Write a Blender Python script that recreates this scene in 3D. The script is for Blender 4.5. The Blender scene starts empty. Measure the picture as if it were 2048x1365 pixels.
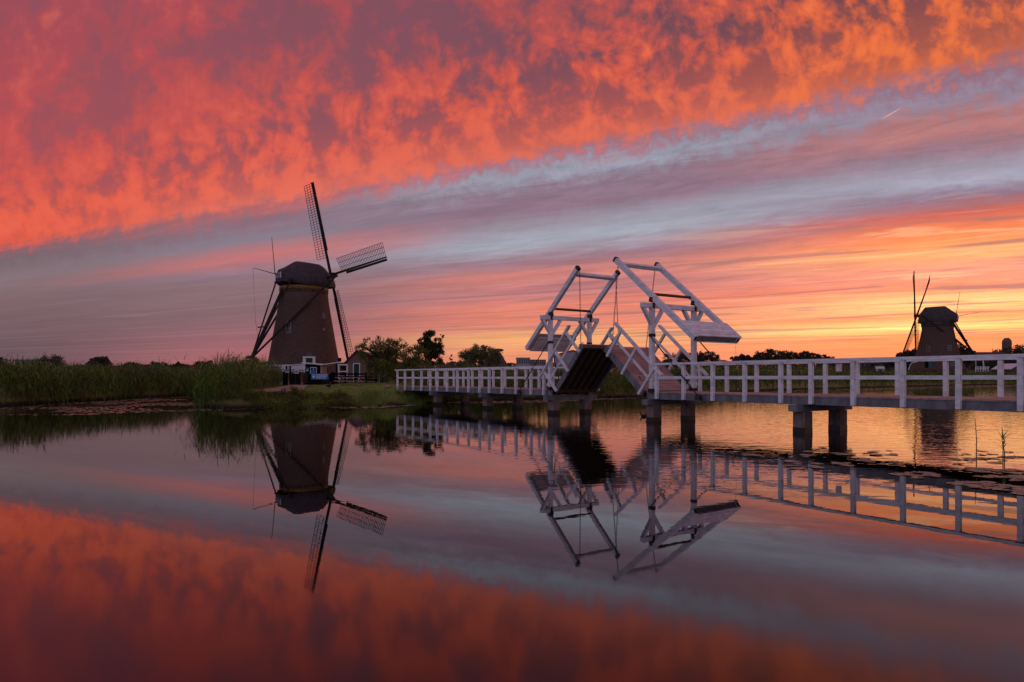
import bpy, math, random
import numpy as np
from mathutils import Vector, Matrix
R = math.radians
random.seed(7); rng = np.random.default_rng(7)
S = bpy.context.scene
col = S.collection

# ------------------------------------------------------------------ camera
EYE = 1.82
cam = bpy.data.cameras.new('camera'); co = bpy.data.objects.new('camera', cam); col.objects.link(co)
co.location = (0, 0, EYE); co.rotation_euler = (R(90), 0, 0)
cam.lens = 24; cam.sensor_width = 36; cam.shift_y = 70.5 / 2048
cam.clip_start = 0.1; cam.clip_end = 9000
S.camera = co
S.view_settings.view_transform = 'Standard'; S.view_settings.look = 'None'
S.view_settings.exposure = 0; S.view_settings.gamma = 1

def P(px, py, Y):          # a point of the place seen at photo pixel (px,py) at distance Y
    return Vector(((px - 1024) / 1365 * Y, Y, EYE + (753 - py) / 1365 * Y))
def lin(c):
    return tuple(((v / 255) / 12.92 if v / 255 <= .04045 else ((v / 255 + .055) / 1.055) ** 2.4) for v in c) + (1,)

# ------------------------------------------------------------------ sky
world = bpy.data.worlds.new('World'); S.world = world; world.use_nodes = True
NT = world.node_tree; NT.nodes.clear()
class G:
    def __init__(s, nt): s.nt = nt
    def n(s, t, **k):
        x = s.nt.nodes.new(t)
        for a, b in k.items(): setattr(x, a, b)
        return x
    def put(s, sock, v):
        if isinstance(v, (int, float)): sock.default_value = v
        elif isinstance(v, (tuple, list)): sock.default_value = v
        else: s.nt.links.new(v, sock)
    def m(s, op, a, b=0.0, c=None, clamp=False):
        x = s.n('ShaderNodeMath', operation=op); x.use_clamp = clamp
        s.put(x.inputs[0], a); s.put(x.inputs[1], b)
        if c is not None: s.put(x.inputs[2], c)
        return x.outputs[0]
    def sm(s, v, a, b, lo=0.0, hi=1.0):
        x = s.n('ShaderNodeMapRange', interpolation_type='SMOOTHSTEP')
        s.put(x.inputs[0], v); s.put(x.inputs[1], a); s.put(x.inputs[2], b); s.put(x.inputs[3], lo); s.put(x.inputs[4], hi)
        return x.outputs[0]
    def xyz(s, a, b, c=0.0):
        x = s.n('ShaderNodeCombineXYZ')
        s.put(x.inputs[0], a); s.put(x.inputs[1], b); s.put(x.inputs[2], c); return x.outputs[0]
    def noise(s, vec, scale=1.0, detail=4.0, rough=.55, dist=0.0):
        x = s.n('ShaderNodeTexNoise'); x.noise_dimensions = '3D'
        s.put(x.inputs['Vector'], vec); x.inputs['Scale'].default_value = scale; x.inputs['Detail'].default_value = detail
        x.inputs['Roughness'].default_value = rough; x.inputs['Distortion'].default_value = dist
        return x.outputs['Fac']
    def mix(s, f, a, b, mode='MIX'):
        x = s.n('ShaderNodeMix', data_type='RGBA', blend_type=mode)
        s.put(x.inputs[0], f); s.put(x.inputs[6], a); s.put(x.inputs[7], b); return x.outputs[2]
    def ramp(s, f, stops, interp='LINEAR'):
        x = s.n('ShaderNodeValToRGB'); x.color_ramp.interpolation = interp
        e = x.color_ramp.elements
        e[0].position, e[0].color = stops[0][0], stops[0][1]
        e[1].position, e[1].color = stops[-1][0], stops[-1][1]
        for p, c in stops[1:-1]:
            q = e.new(p); q.color = c
        s.put(x.inputs[0], f); return x.outputs[0]
g = G(NT)
geo = g.n('ShaderNodeTexCoord')
sep = g.n('ShaderNodeSeparateXYZ'); g.put(sep.inputs[0], geo.outputs['Generated'])
dx, dy, dz = sep.outputs
zc = g.m('MAXIMUM', dz, .0015)
w = g.m('MULTIPLY_ADD', dx, .564, dy)                       # direction across the cloud bands
wc = g.m('MAXIMUM', w, .06)
yc = g.m('MAXIMUM', dy, .12)
a = g.m('MINIMUM', g.m('MAXIMUM', g.m('DIVIDE', dx, yc), -1.6), 1.6)
u = g.m('DIVIDE', dx, zc); v = g.m('DIVIDE', dy, zc)
s0 = g.m('DIVIDE', zc, wc)
logs = g.m('LOGARITHM', s0, 2.718)
along = g.m('MULTIPLY', a, 1.0)
# streaky warp of the bands
b1 = g.noise(g.xyz(g.m('MULTIPLY', logs, 2.2), g.m('MULTIPLY', along, 1.1)), 1.0, 3, .5)
b2 = g.noise(g.xyz(g.m('MULTIPLY', logs, 8.0), g.m('MULTIPLY', along, 3.2), 3.7), 1.0, 6, .6, .5)
b3 = g.noise(g.xyz(g.m('MULTIPLY', logs, 22.0), g.m('MULTIPLY', along, 9.0), 9.1), 1.0, 6, .65, .9)
# puffs of the altocumulus sheet
bb = g.m('DIVIDE', dz, yc); bp = g.m('MAXIMUM', bb, .002)
qx = a; qy = g.m('MULTIPLY', bp, .85)
wq = g.noise(g.xyz(qx, qy, 2.0), 9.0, 2, .5); wr = g.noise(g.xyz(qx, qy, 12.0), 9.0, 2, .5)
qx = g.m('MULTIPLY_ADD', wq, .045, qx); qy = g.m('MULTIPLY_ADD', wr, .045, qy)
qq = g.xyz(qx, qy); near = g.sm(s0, .68, .36)
def two(lo, hi_, det, ro, off):
    n_a = g.noise(g.xyz(qx, qy, off), lo, det, ro, .15); n_b = g.noise(g.xyz(qx, qy, off + 3), hi_, det, ro, .15)
    x = g.n('ShaderNodeMix', data_type='FLOAT'); g.put(x.inputs[0], near); g.put(x.inputs[2], n_a); g.put(x.inputs[3], n_b); return x.outputs[0]
c1 = two(9.5, 22.0, 3, .5, 0.0)
c2 = two(27.0, 55.0, 6, .62, 5.0)
c3 = g.noise(g.xyz(qx, qy, 8.0), 3.4, 2, .5)
# boundary wobble
wob = g.m('ADD', g.m('MULTIPLY', g.m('SUBTRACT', b1, .5), .16), g.m('MULTIPLY', g.m('SUBTRACT', b2, .5), .11))
wob2 = g.m('MULTIPLY', g.m('SUBTRACT', b3, .5), .06)
wob3 = g.m('ADD', g.m('MULTIPLY', g.m('SUBTRACT', c2, .5), .22), g.m('MULTIPLY', g.m('SUBTRACT', c1, .5), .12)); wob3 = g.m('MULTIPLY', wob3, g.sm(s0, .22, .30, .2, 1))
sp = g.m('MULTIPLY', s0, g.m('ADD', 1.0, g.m('ADD', g.m('ADD', wob, wob2), wob3)))
def rp(l): return [(min(1, p), lin(c)) for p, c in l]
LFT = rp([(0,(116,86,95)),(.06,(108,85,92)),(.12,(118,93,99)),(.2,(128,104,109)),(.25,(133,114,120)),(.29,(120,102,110)),(.31,(140,98,106)),(.335,(224,94,74)),(.40,(234,98,72)),(.5,(214,86,74)),(.62,(196,80,80)),(.78,(168,74,84)),(1,(142,74,92))])
MDL = rp([(0,(184,112,110)),(.03,(178,108,110)),(.07,(156,102,110)),(.12,(136,105,111)),(.17,(140,112,118)),(.2,(150,120,134)),(.225,(196,116,116)),(.25,(138,126,140)),(.285,(140,112,126)),(.31,(176,104,108)),(.335,(228,112,94)),(.40,(224,96,80)),(.5,(206,86,78)),(.65,(176,76,82)),(1,(140,74,92))])
CEN = rp([(0,(228,138,112)),(.03,(240,150,112)),(.055,(246,174,116)),(.075,(226,134,112)),(.1,(232,134,114)),(.125,(196,124,126)),(.145,(214,132,122)),(.165,(160,122,136)),(.195,(166,170,184)),(.215,(152,146,160)),(.24,(140,112,130)),(.265,(142,118,136)),(.295,(152,156,172)),(.315,(164,120,136)),(.335,(222,108,88)),(.42,(212,88,72)),(.5,(190,82,78)),(.65,(160,76,84)),(1,(136,74,90))])
RGT = rp([(0,(226,124,96)),(.02,(234,138,92)),(.042,(240,152,94)),(.055,(255,224,136)),(.066,(240,156,100)),(.08,(255,212,140)),(.095,(234,146,110)),(.115,(240,160,132)),(.135,(252,174,110)),(.155,(246,140,88)),(.175,(206,104,88)),(.192,(150,122,142)),(.215,(164,164,182)),(.24,(160,124,138)),(.262,(186,122,120)),(.29,(150,134,154)),(.312,(150,114,132)),(.34,(226,112,70)),(.42,(228,106,60)),(.55,(200,88,62)),(1,(140,74,80))])
cl, cm, cc, cr = (g.ramp(sp, q) for q in (LFT, MDL, CEN, RGT))
skyc = g.mix(g.sm(a, -.75, -.36), cl, cm)
skyc = g.mix(g.sm(a, -.36, .02), skyc, cc)
skyc = g.mix(g.sm(a, .16, .64), skyc, cr)
# the mottled upper sheet: dark undersides and glowing edges
up = g.sm(sp, .297, .362)
vs = g.noise(g.xyz(g.m('MULTIPLY', qx, 3.2), g.m('MULTIPLY', qy, .8), 40.0), 16.0, 4, .6)
mot = g.m('ADD', g.m('ADD', g.m('MULTIPLY', c1, .62), g.m('MULTIPLY', c2, .38)), g.m('MULTIPLY', g.m('SUBTRACT', vs, .5), .07))
c4 = g.noise(g.xyz(qx, qy, 15.0), 60.0, 5, .6, .2)
mot = g.m('ADD', mot, g.m('ADD', g.sm(s0, .33, .6, .016, -.006), g.sm(a, -.75, -.2, .02, 0)))
mot = g.m('ADD', g.m('ADD', mot, g.m('MULTIPLY', g.m('SUBTRACT', c4, .5), .12)), g.m('MULTIPLY', g.m('SUBTRACT', c3, .5), .12))
# the heavier cloudlets, each at its own direction in the sky
for cx_, cy_, cr_ in ((60,30,85),(190,90,85),(230,195,70),(410,120,75),(330,330,40),(560,40,75),(640,260,45),(765,60,85),(705,135,60),(930,75,65),(1100,160,55),(870,230,45),(1370,75,75),(1490,65,40),(1500,145,42),(1330,125,45),(1240,200,40),(1640,75,35),(1860,50,60),(2010,75,65),(1950,150,60),(100,260,60)):
    x_ = g.n('ShaderNodeVectorMath', operation='DISTANCE'); g.put(x_.inputs[0], qq); x_.inputs[1].default_value = ((cx_ - 1024) / 1365 + .022, (753 - cy_) / 1365 * .85 + .022, 0)
    mot = g.m('SUBTRACT', mot, g.sm(x_.outputs['Value'], cr_ / 1365 * 1.25, 0.0, 0.0, .085))
mot = g.m('ADD', mot, -.006)
# four tones: mauve underside, dull red, the sheet's own colour, glowing edge
def tone(a0, a1): return g.mix(g.sm(a, -.25, .6), lin(a0), lin(a1))
body = g.mix(g.sm(mot, .41, .585), tone((150, 80, 88), (146, 82, 78)), skyc)
body = g.mix(g.m('MULTIPLY', g.sm(mot, .50, .70), .95), body, tone((236, 112, 88), (250, 128, 70)))
dsel = g.m('MULTIPLY', g.sm(mot, .51, .385), g.sm(s0, .33, .46, .25, 1.0))
body = g.mix(dsel, body, tone((112, 80, 96), (92, 68, 80)))
body = g.mix(g.m('MULTIPLY', g.sm(s0, .30, .5, 0.0, .25), g.sm(a, -.2, -.7, .3, 1)), body, lin((190, 84, 90)))
skyc = g.mix(g.m('MULTIPLY', g.m('MULTIPLY', up, g.sm(a, -.8, .35, .72, 1.0)), g.sm(s0, .30, .46, .55, 1.0)), skyc, body)
# streak shading of the lower bands
lowm = g.m('SUBTRACT', 1.0, up)
st = g.sm(b3, .3, .7, .90, 1.10)
st2 = g.sm(b2, .3, .7, .92, 1.08)
stc = g.m('MULTIPLY', st, st2); stc = g.m('MULTIPLY_ADD', g.m('SUBTRACT', stc, 1.0), g.sm(a, -.6, .1, .35, 1), 1.0)
stc = g.m('ADD', g.m('MULTIPLY', lowm, stc), up)
skyc = g.mix(1.0, skyc, g.xyz(stc, stc, stc), 'MULTIPLY')
b4 = g.noise(g.xyz(g.m('MULTIPLY', logs, 13.0), g.m('MULTIPLY', along, 2.6), 21.0), 1.0, 5, .55, .7)
b5 = g.noise(g.xyz(g.m('MULTIPLY', logs, 40.0), g.m('MULTIPLY', along, 8.0), 31.0), 1.0, 4, .6, .5)
lowb = g.m('MULTIPLY', g.sm(s0, .215, .15), g.sm(s0, .02, .05))
skyc = g.mix(g.m('MULTIPLY', g.m('MULTIPLY', lowb, g.sm(b4, .52, .64)), g.sm(a, -.6, .3, .2, .68)), skyc, g.mix(g.sm(a, -.4, .5), lin((138, 108, 114)), lin((156, 116, 116))))
skyc = g.mix(g.m('MULTIPLY', g.m('MULTIPLY', lowb, g.sm(b4, .46, .36)), g.sm(a, .0, .6, .1, .5)), skyc, g.mix(g.sm(a, -.2, .5), lin((196, 158, 158)), lin((255, 200, 150))))
skyc = g.mix(g.m('MULTIPLY', lowb, g.sm(b5, .55, .7, 0, .16)), skyc, lin((160, 112, 114)))
# the glow over the sun, brighter than the film can hold
ga = g.m('POWER', g.m('DIVIDE', g.m('SUBTRACT', a, .63), .30), 2.0); gb = g.m('POWER', g.m('DIVIDE', g.m('SUBTRACT', bp, .06), .13), 2.0)
gl = g.m('EXPONENT', g.m('MULTIPLY', g.m('ADD', ga, gb), -1.0))
skyc = g.mix(1.0, skyc, g.xyz(g.m('MULTIPLY_ADD', gl, .6, 1), g.m('MULTIPLY_ADD', gl, .24, 1), g.m('MULTIPLY_ADD', gl, .15, 1)), 'MULTIPLY')
# contrail
ca, cb = (1782 - 1024) / 1365, (753 - 228) / 1365
ua, ub = .868, .497
pa = g.m('SUBTRACT', a, ca); pb = g.m('SUBTRACT', bb, cb)
al = g.m('ADD', g.m('MULTIPLY', pa, ua), g.m('MULTIPLY', pb, ub))
pr = g.m('ABSOLUTE', g.m('ADD', g.m('MULTIPLY', pa, -ub), g.m('MULTIPLY', pb, ua)))
ctr = g.m('MULTIPLY', g.sm(pr, .0012, .0002), g.m('MULTIPLY', g.sm(g.m('ABSOLUTE', al), .020, .006), .6))
skyc = g.mix(ctr, skyc, lin((250, 190, 170)))
# the sky behind the camera: blue dusk
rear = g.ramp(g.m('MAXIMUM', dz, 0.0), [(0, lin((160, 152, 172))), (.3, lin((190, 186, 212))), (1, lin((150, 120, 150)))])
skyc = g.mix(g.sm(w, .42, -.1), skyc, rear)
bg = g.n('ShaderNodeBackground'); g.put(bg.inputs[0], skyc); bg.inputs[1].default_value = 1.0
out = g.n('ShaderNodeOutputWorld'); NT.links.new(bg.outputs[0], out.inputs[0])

# ------------------------------------------------------------------ sun (already at the horizon: a wide warm glow)
sl = bpy.data.lights.new('sun', 'SUN'); sl.energy = .45; sl.angle = R(1.0); sl.color = (1, .55, .28)
so = bpy.data.objects.new('sun', sl); col.objects.link(so)
so.rotation_euler = Vector((.623, 1.0, .055)).to_track_quat('Z', 'Y').to_euler()

# ------------------------------------------------------------------ materials
def mat(name, c, rough=.8, var=.0, scale=3.0, isl=0.0, bump=0.0, bscale=20.0, c2=None, stretch=(1,1,1), spec=.3, metal=0.0, trans=0.0):
    m = bpy.data.materials.new(name); m.use_nodes = True; nt = m.node_tree; k = G(nt)
    b = nt.nodes['Principled BSDF']; b.inputs['Roughness'].default_value = rough
    b.inputs['Specular IOR Level'].default_value = spec; b.inputs['Metallic'].default_value = metal
    tc = k.n('ShaderNodeTexCoord'); mp = k.n('ShaderNodeMapping'); nt.links.new(tc.outputs['Object'], mp.inputs[0]); mp.inputs['Scale'].default_value = stretch
    c = tuple(c) + (1,) if len(c) == 3 else c
    colr = c
    n1 = k.noise(mp.outputs[0], scale, 6, .62, .3)
    c2 = (tuple(c2) + (1,)) if c2 else tuple(x * .45 for x in c[:3]) + (1,)
    colr = k.mix(k.sm(n1, .38, .66, 0, max(var, .001)), c, c2)
    if isl:
        ge = k.n('ShaderNodeNewGeometry')
        f = k.m('MULTIPLY_ADD', ge.outputs['Random Per Island'], isl, 1 - isl / 2)
        colr = k.mix(1.0, colr, k.xyz(f, f, f), 'MULTIPLY')
    k.put(b.inputs['Base Color'], colr)
    if bump:
        n2 = k.noise(mp.outputs[0], bscale, 4, .6)
        bp_ = k.n('ShaderNodeBump'); bp_.inputs['Strength'].default_value = bump; bp_.inputs['Distance'].default_value = .013
        k.put(bp_.inputs['Height'], n2); nt.links.new(bp_.outputs[0], b.inputs['Normal'])
    if trans:
        t = k.n('ShaderNodeBsdfTranslucent'); k.put(t.inputs[0], colr)
        ms = k.n('ShaderNodeMixShader'); ms.inputs[0].default_value = trans
        nt.links.new(b.outputs[0], ms.inputs[1]); nt.links.new(t.outputs[0], ms.inputs[2])
        nt.links.new(ms.outputs[0], nt.nodes['Material Output'].inputs[0])
    return m
WHITE = mat('white_paint', (.68, .67, .72), .55, .6, 2.2, .2, .4, 30, (.42, .40, .40), (1, 1, 3))
WHITEM = mat('weathered_mill_white', (.22, .2, .21), .7, .4, 4)
WHITEF = mat('white_trim', (.6, .6, .65), .6, .2, 2)
GREYW = mat('grey_timber', (.17, .165, .19), .85, .6, 4, .3, .4, 25, (.07, .065, .07), (1, 1, .35))
DECK = mat('deck_boards', (.40, .26, .235), .8, .5, 3, .35, .3, 20, (.22, .14, .12))
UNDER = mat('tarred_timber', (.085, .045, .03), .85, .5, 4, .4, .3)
PILE = mat('pile_timber', (.20, .145, .135), .85, .7, 3, .2, .5, 12, (.08, .05, .045), (3, 3, .7))
WETB = mat('wet_timber', (.02, .014, .012), .35, .4, 6)
IRON = mat('black_iron', (.018, .015, .016), .5, .3, 8)
RUST = mat('rusty_axle', (.13, .05, .03), .7, .5, 10)
BRICK = mat('dark_brick', (.098, .056, .046), .95, .7, 2.6, 0, .6, 16, (.04, .024, .023), (1, 1, 3.5))
BRICK2 = mat('barn_brick', (.17, .10, .088), .95, .8, 2.2, 0, .5, 12, (.13, .07, .062), (1, 1, 3))
THATCH = mat('thatch', (.055, .045, .052), .95, .6, 2, 0, .8, 10, (.025, .02, .025), (1, 1, .5))
OCHRE = mat('ochre_paint', (.20, .09, .028), .7, .3, 3)
SPAR = mat('mill_timber', (.022, .015, .015), .85, .4, 3, .2)
GLASS = mat('dark_glass', (.02, .02, .025), .1, .1, 2, spec=.6)
BLACKW = mat('black_boards', (.007, .006, .008), .9, .3, 4, .4, spec=.05)
DGREEN = mat('dark_green_paint', (.008, .03, .022), .6, .2, 4)
TEAL = mat('teal_paint', (.03, .09, .10), .6, .3, 4)
ORANGEW = mat('larch_boards', (.36, .15, .07), .7, .5, 6, .3, c2=(.2, .08, .04))
BLUE = mat('blue_banner', (.005, .17, .47), .5, .1, 2)
WTXT = mat('white_lettering', (.75, .75, .75), .6)
ROOF = mat('slate_roof', (.035, .03, .04), .8, .4, 3)
ROOFB = mat('blue_grey_roof', (.03, .035, .07), .8, .4, 3)
CONC = mat('pale_cladding', (.30, .27, .31), .8, .3, .6)
FARB = mat('far_brick', (.12, .07, .06), .9, .4, .6)
BARK = mat('bark', (.045, .032, .025), .95, .5, 4, 0, .6)
LEAFA = mat('leaf_olive', (.15, .155, .03), .7, .5, .8, .9, trans=.28, c2=(.03, .032, .01))
LEAFB = mat('leaf_dark', (.045, .048, .018), .7, .5, .8, .9, trans=.25)
LEAFW = mat('leaf_willow', (.15, .15, .075), .7, .4, .8, .8, trans=.3)
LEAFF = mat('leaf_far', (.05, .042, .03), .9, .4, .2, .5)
REED = mat('reed_leaf', (.10, .185, .022), .6, .85, .55, 1.75, c2=(.055, .07, .02), trans=.25)
REEDD = mat('reed_dark', (.085, .14, .024), .6, .8, .5, 1.6, c2=(.04, .05, .016), trans=.2)
GRASS = mat('grass_blade', (.23, .34, .06), .6, .7, .8, 1.0, c2=(.08, .10, .028), trans=.3)
PLUME = mat('reed_plume', (.17, .115, .10), .9, .3, 1, .5)
DEADST = mat('dry_stem', (.13, .085, .05), .9, .3, 1, .6)
PATH = mat('gravel_path', (.30, .205, .19), .9, .6, 1.5, 0, .4, 30, (.18, .13, .11))
PADM = mat('lily_pad', (.17, .165, .11), .4, .6, 3, .7, c2=(.14, .09, .06), spec=.8)
FEATHER = mat('goose_feather', (.28, .2, .17), .8, .5, 6, c2=(.10, .06, .05))
DUCKM = mat('duck_feather', (.035, .022, .02), .8, .4, 8)

# lawn / earth
gm = bpy.data.materials.new('ground'); gm.use_nodes = True; k = G(gm.node_tree); bs = gm.node_tree.nodes['Principled BSDF']
tc = k.n('ShaderNodeTexCoord').outputs['Object']
n1 = k.noise(tc, .35, 5, .6); n2 = k.noise(tc, 6, 5, .7)
cg = k.mix(k.sm(n1, .38, .62), (.19, .20, .055, 1), (.26, .23, .085, 1))
cg = k.mix(k.sm(n2, .35, .7, 0, .6), cg, (.04, .05, .015, 1))
cg = k.mix(k.sm(k.noise(tc, .9, 4, .6), .62, .72, 0, .5), cg, (.15, .11, .07, 1))
sz = k.n('ShaderNodeSeparateXYZ'); k.put(sz.inputs[0], tc)
cg = k.mix(k.sm(sz.outputs[2], .35, .1), cg, (.022, .016, .011, 1))
k.put(bs.inputs['Base Color'], cg); bs.inputs['Roughness'].default_value = .95; bs.inputs['Specular IOR Level'].default_value = .1
bp_ = k.n('ShaderNodeBump'); bp_.inputs['Strength'].default_value = .8; bp_.inputs['Distance'].default_value = .06
k.put(bp_.inputs['Height'], n2); gm.node_tree.links.new(bp_.outputs[0], bs.inputs['Normal'])

# water
wm = bpy.data.materials.new('water'); wm.use_nodes = True; k = G(wm.node_tree); bs = wm.node_tree.nodes['Principled BSDF']
bs.inputs['Base Color'].default_value = (.003, .002, .002, 1); bs.inputs['IOR'].default_value = 1.52
tc = k.n('ShaderNodeTexCoord').outputs['Object']
sz = k.n('ShaderNodeSeparateXYZ'); k.put(sz.inputs[0], tc); X, Y_, Z_ = sz.outputs
# fine wind ripples beyond and right of the bridge, calm water in front
calm = k.sm(k.m('ADD', k.m('MULTIPLY', k.noise(k.xyz(k.m('MULTIPLY', X, .05), k.m('MULTIPLY', Y_, .12)), 1, 3), 12), Y_), 15, 26)
right = k.sm(k.m('DIVIDE', X, k.m('MAXIMUM', Y_, 1)), -.12, .22, .14, 1)
rv = k.xyz(k.m('MULTIPLY', X, 1.1), k.m('MULTIPLY', Y_, 2.6))
r1 = k.noise(rv, 1.0, 3, .5, .5)
r2 = k.noise(k.xyz(k.m('MULTIPLY', X, .7), k.m('MULTIPLY', Y_, 1.0), 4), 4.5, 2, .5)
ring = k.n('ShaderNodeTexWave', wave_type='RINGS', rings_direction='SPHERICAL'); k.put(ring.inputs['Vector'], k.xyz(k.m('SUBTRACT', X, 16.5), k.m('SUBTRACT', Y_, 30.5)))
ring.inputs['Scale'].default_value = .75; ring.inputs['Distortion'].default_value = 1.2; ring.inputs['Detail'].default_value = 1
dist = k.m('SQRT', k.m('ADD', k.m('POWER', k.m('SUBTRACT', X, 16.5), 2.0), k.m('POWER', k.m('SUBTRACT', Y_, 30.5), 2.0)))
rg = k.m('MULTIPLY', ring.outputs['Fac'], k.sm(dist, 14, 3, 0, .16))
amp = k.m('MULTIPLY', calm, right)
h = k.m('MULTIPLY', k.m('ADD', k.m('ADD', k.m('MULTIPLY', r1, .8), k.m('MULTIPLY', r2, .35)), rg), k.m('MULTIPLY_ADD', amp, .8, .025))
bp_ = k.n('ShaderNodeBump'); bp_.inputs['Strength'].default_value = 1.0; bp_.inputs['Distance'].default_value = .013
k.put(bp_.inputs['Height'], h); wm.node_tree.links.new(bp_.outputs[0], bs.inputs['Normal'])
k.put(bs.inputs['Roughness'], k.sm(Y_, 8.0, 3.6, .008, .085))

# ------------------------------------------------------------------ mesh helpers
ORG = {}
def tag(o, label=None, cat=None, group=None, kind=None):
    if label: o['label'] = label
    if cat: o['category'] = cat
    if group: o['group'] = group
    if kind: o['kind'] = kind
    return o
def thing(name, loc, label, cat, group=None):
    o = bpy.data.objects.new(name, None); col.objects.link(o); o.location = loc; ORG[o] = Vector(loc)
    o.empty_display_size = .3
    return tag(o, label, cat, group)
class MB:
    def __init__(s): s.v = []; s.f = []
    def box(s, p, q, w_, h_, up=(0, 0, 1)):      # a bar from p to q, w_ wide across, h_ thick along up
        p = Vector(p); q = Vector(q); d = (q - p).normalized(); up = Vector(up)
        if abs(d.dot(up)) > .99: up = Vector((0, 1, 0)) if abs(d.y) < .9 else Vector((1, 0, 0))
        sd = d.cross(up).normalized() * (w_ / 2); uu = sd.cross(d).normalized() * (h_ / 2)
        i = len(s.v)
        for e in (p, q):
            for a_, b_ in ((-1, -1), (1, -1), (1, 1), (-1, 1)): s.v.append(e + sd * a_ + uu * b_)
        s.f += [(i, i+1, i+2, i+3), (i+7, i+6, i+5, i+4), (i, i+4, i+5, i+1), (i+1, i+5, i+6, i+2), (i+2, i+6, i+7, i+3), (i+3, i+7, i+4, i)]
        return s
    def ab(s, x0, x1, y0, y1, z0, z1): return s.box(((x0+x1)/2, y0, (z0+z1)/2), ((x0+x1)/2, y1, (z0+z1)/2), abs(x1-x0), abs(z1-z0))
    def tube(s, pts, r, n=6):
        pts = [Vector(p) for p in pts]; rs = r if isinstance(r, (list, tuple)) else [r] * len(pts); rings = []
        for j, p in enumerate(pts):
            d = (pts[min(j+1, len(pts)-1)] - pts[max(j-1, 0)]).normalized()
            a_ = d.cross(Vector((0, 0, 1)));  a_ = Vector((1, 0, 0)) if a_.length < .05 else a_.normalized(); b_ = d.cross(a_)
            i = len(s.v); rings.append(i)
            for t in range(n):
                an = 2 * math.pi * t / n; s.v.append(p + (a_ * math.cos(an) + b_ * math.sin(an)) * rs[j])
        for j in range(len(pts) - 1):
            for t in range(n): s.f.append((rings[j]+t, rings[j]+(t+1) % n, rings[j+1]+(t+1) % n, rings[j+1]+t))
        s.f.append(tuple(rings[0]+t for t in range(n))[::-1]); s.f.append(tuple(rings[-1]+t for t in range(n)))
        return s
    def lathe(s, c, prof, n=40, half=None):
        c = Vector(c); rings = []
        for z, r in prof:
            rings.append(len(s.v))
            for t in range(n):
                an = 2 * math.pi * t / n; s.v.append(Vector((c.x + r * math.cos(an), c.y + r * math.sin(an), z)))
        for j in range(len(prof) - 1):
            for t in range(n): s.f.append((rings[j]+t, rings[j]+(t+1) % n, rings[j+1]+(t+1) % n, rings[j+1]+t))
        s.f.append(tuple(rings[0]+t for t in range(n))[::-1]); s.f.append(tuple(rings[-1]+t for t in range(n)))
        return s
    def loft(s, secs, cap=True):
        n = len(secs[0]); i = len(s.v)
        for q in secs: s.v += [Vector(p) for p in q]
        for j in range(len(secs) - 1):
            for t in range(n): s.f.append((i+j*n+t, i+j*n+(t+1) % n, i+(j+1)*n+(t+1) % n, i+(j+1)*n+t))
        if cap: s.f.append(tuple(i+t for t in range(n))[::-1]); s.f.append(tuple(i+(len(secs)-1)*n+t for t in range(n)))
        return s
    def poly(s, pts):
        i = len(s.v); s.v += [Vector(p) for p in pts]; s.f.append(tuple(range(i, i+len(pts)))); return s
    def prism(s, pts, d):
        d = Vector(d); a_ = [Vector(p) for p in pts]; return s.loft([a_, [p + d for p in a_]])
    def ell(s, c, rx, ry, rz, n=14, m_=9, rot=0.0, tilt=0.0):
        c = Vector(c); M = Matrix.Rotation(rot, 3, 'Z') @ Matrix.Rotation(tilt, 3, 'Y'); secs = []
        for j in range(m_ + 1):
            t = math.pi * (.02 + .96 * j / m_)
            secs.append([c + M @ Vector((-math.cos(t) * rx, math.sin(t) * ry * math.cos(2*math.pi*q/n), math.sin(t) * rz * math.sin(2*math.pi*q/n))) for q in range(n)])
        return s.loft(secs)
    def build(s, name, m, parent=None, smooth=False):
        og = ORG.get(parent, Vector((0, 0, 0))) if parent else Vector((0, 0, 0))
        me = bpy.data.meshes.new(name); me.from_pydata([tuple(p - og) for p in s.v], [], s.f)
        me.materials.append(m)
        if smooth: me.polygons.foreach_set('use_smooth', [True] * len(me.polygons))
        o = bpy.data.objects.new(name, me); col.objects.link(o)
        if parent: o.parent = parent
        ORG[o] = og
        return o
def quads(name, V, F, m, parent=None):
    og = ORG.get(parent, Vector((0, 0, 0))) if parent else Vector((0, 0, 0))
    V = np.asarray(V, dtype=np.float32) - np.array(og[:], dtype=np.float32); F = np.asarray(F, dtype=np.int32)
    me = bpy.data.meshes.new(name); me.vertices.add(len(V)); me.vertices.foreach_set('co', V.ravel())
    k_ = F.shape[1]; me.loops.add(F.size); me.loops.foreach_set('vertex_index', F.ravel())
    me.polygons.add(len(F)); me.polygons.foreach_set('loop_start', np.arange(0, F.size, k_, dtype=np.int32))
    me.update(calc_edges=True); me.materials.append(m)
    o = bpy.data.objects.new(name, me); col.objects.link(o)
    if parent: o.parent = parent
    ORG[o] = og
    return o
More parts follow.
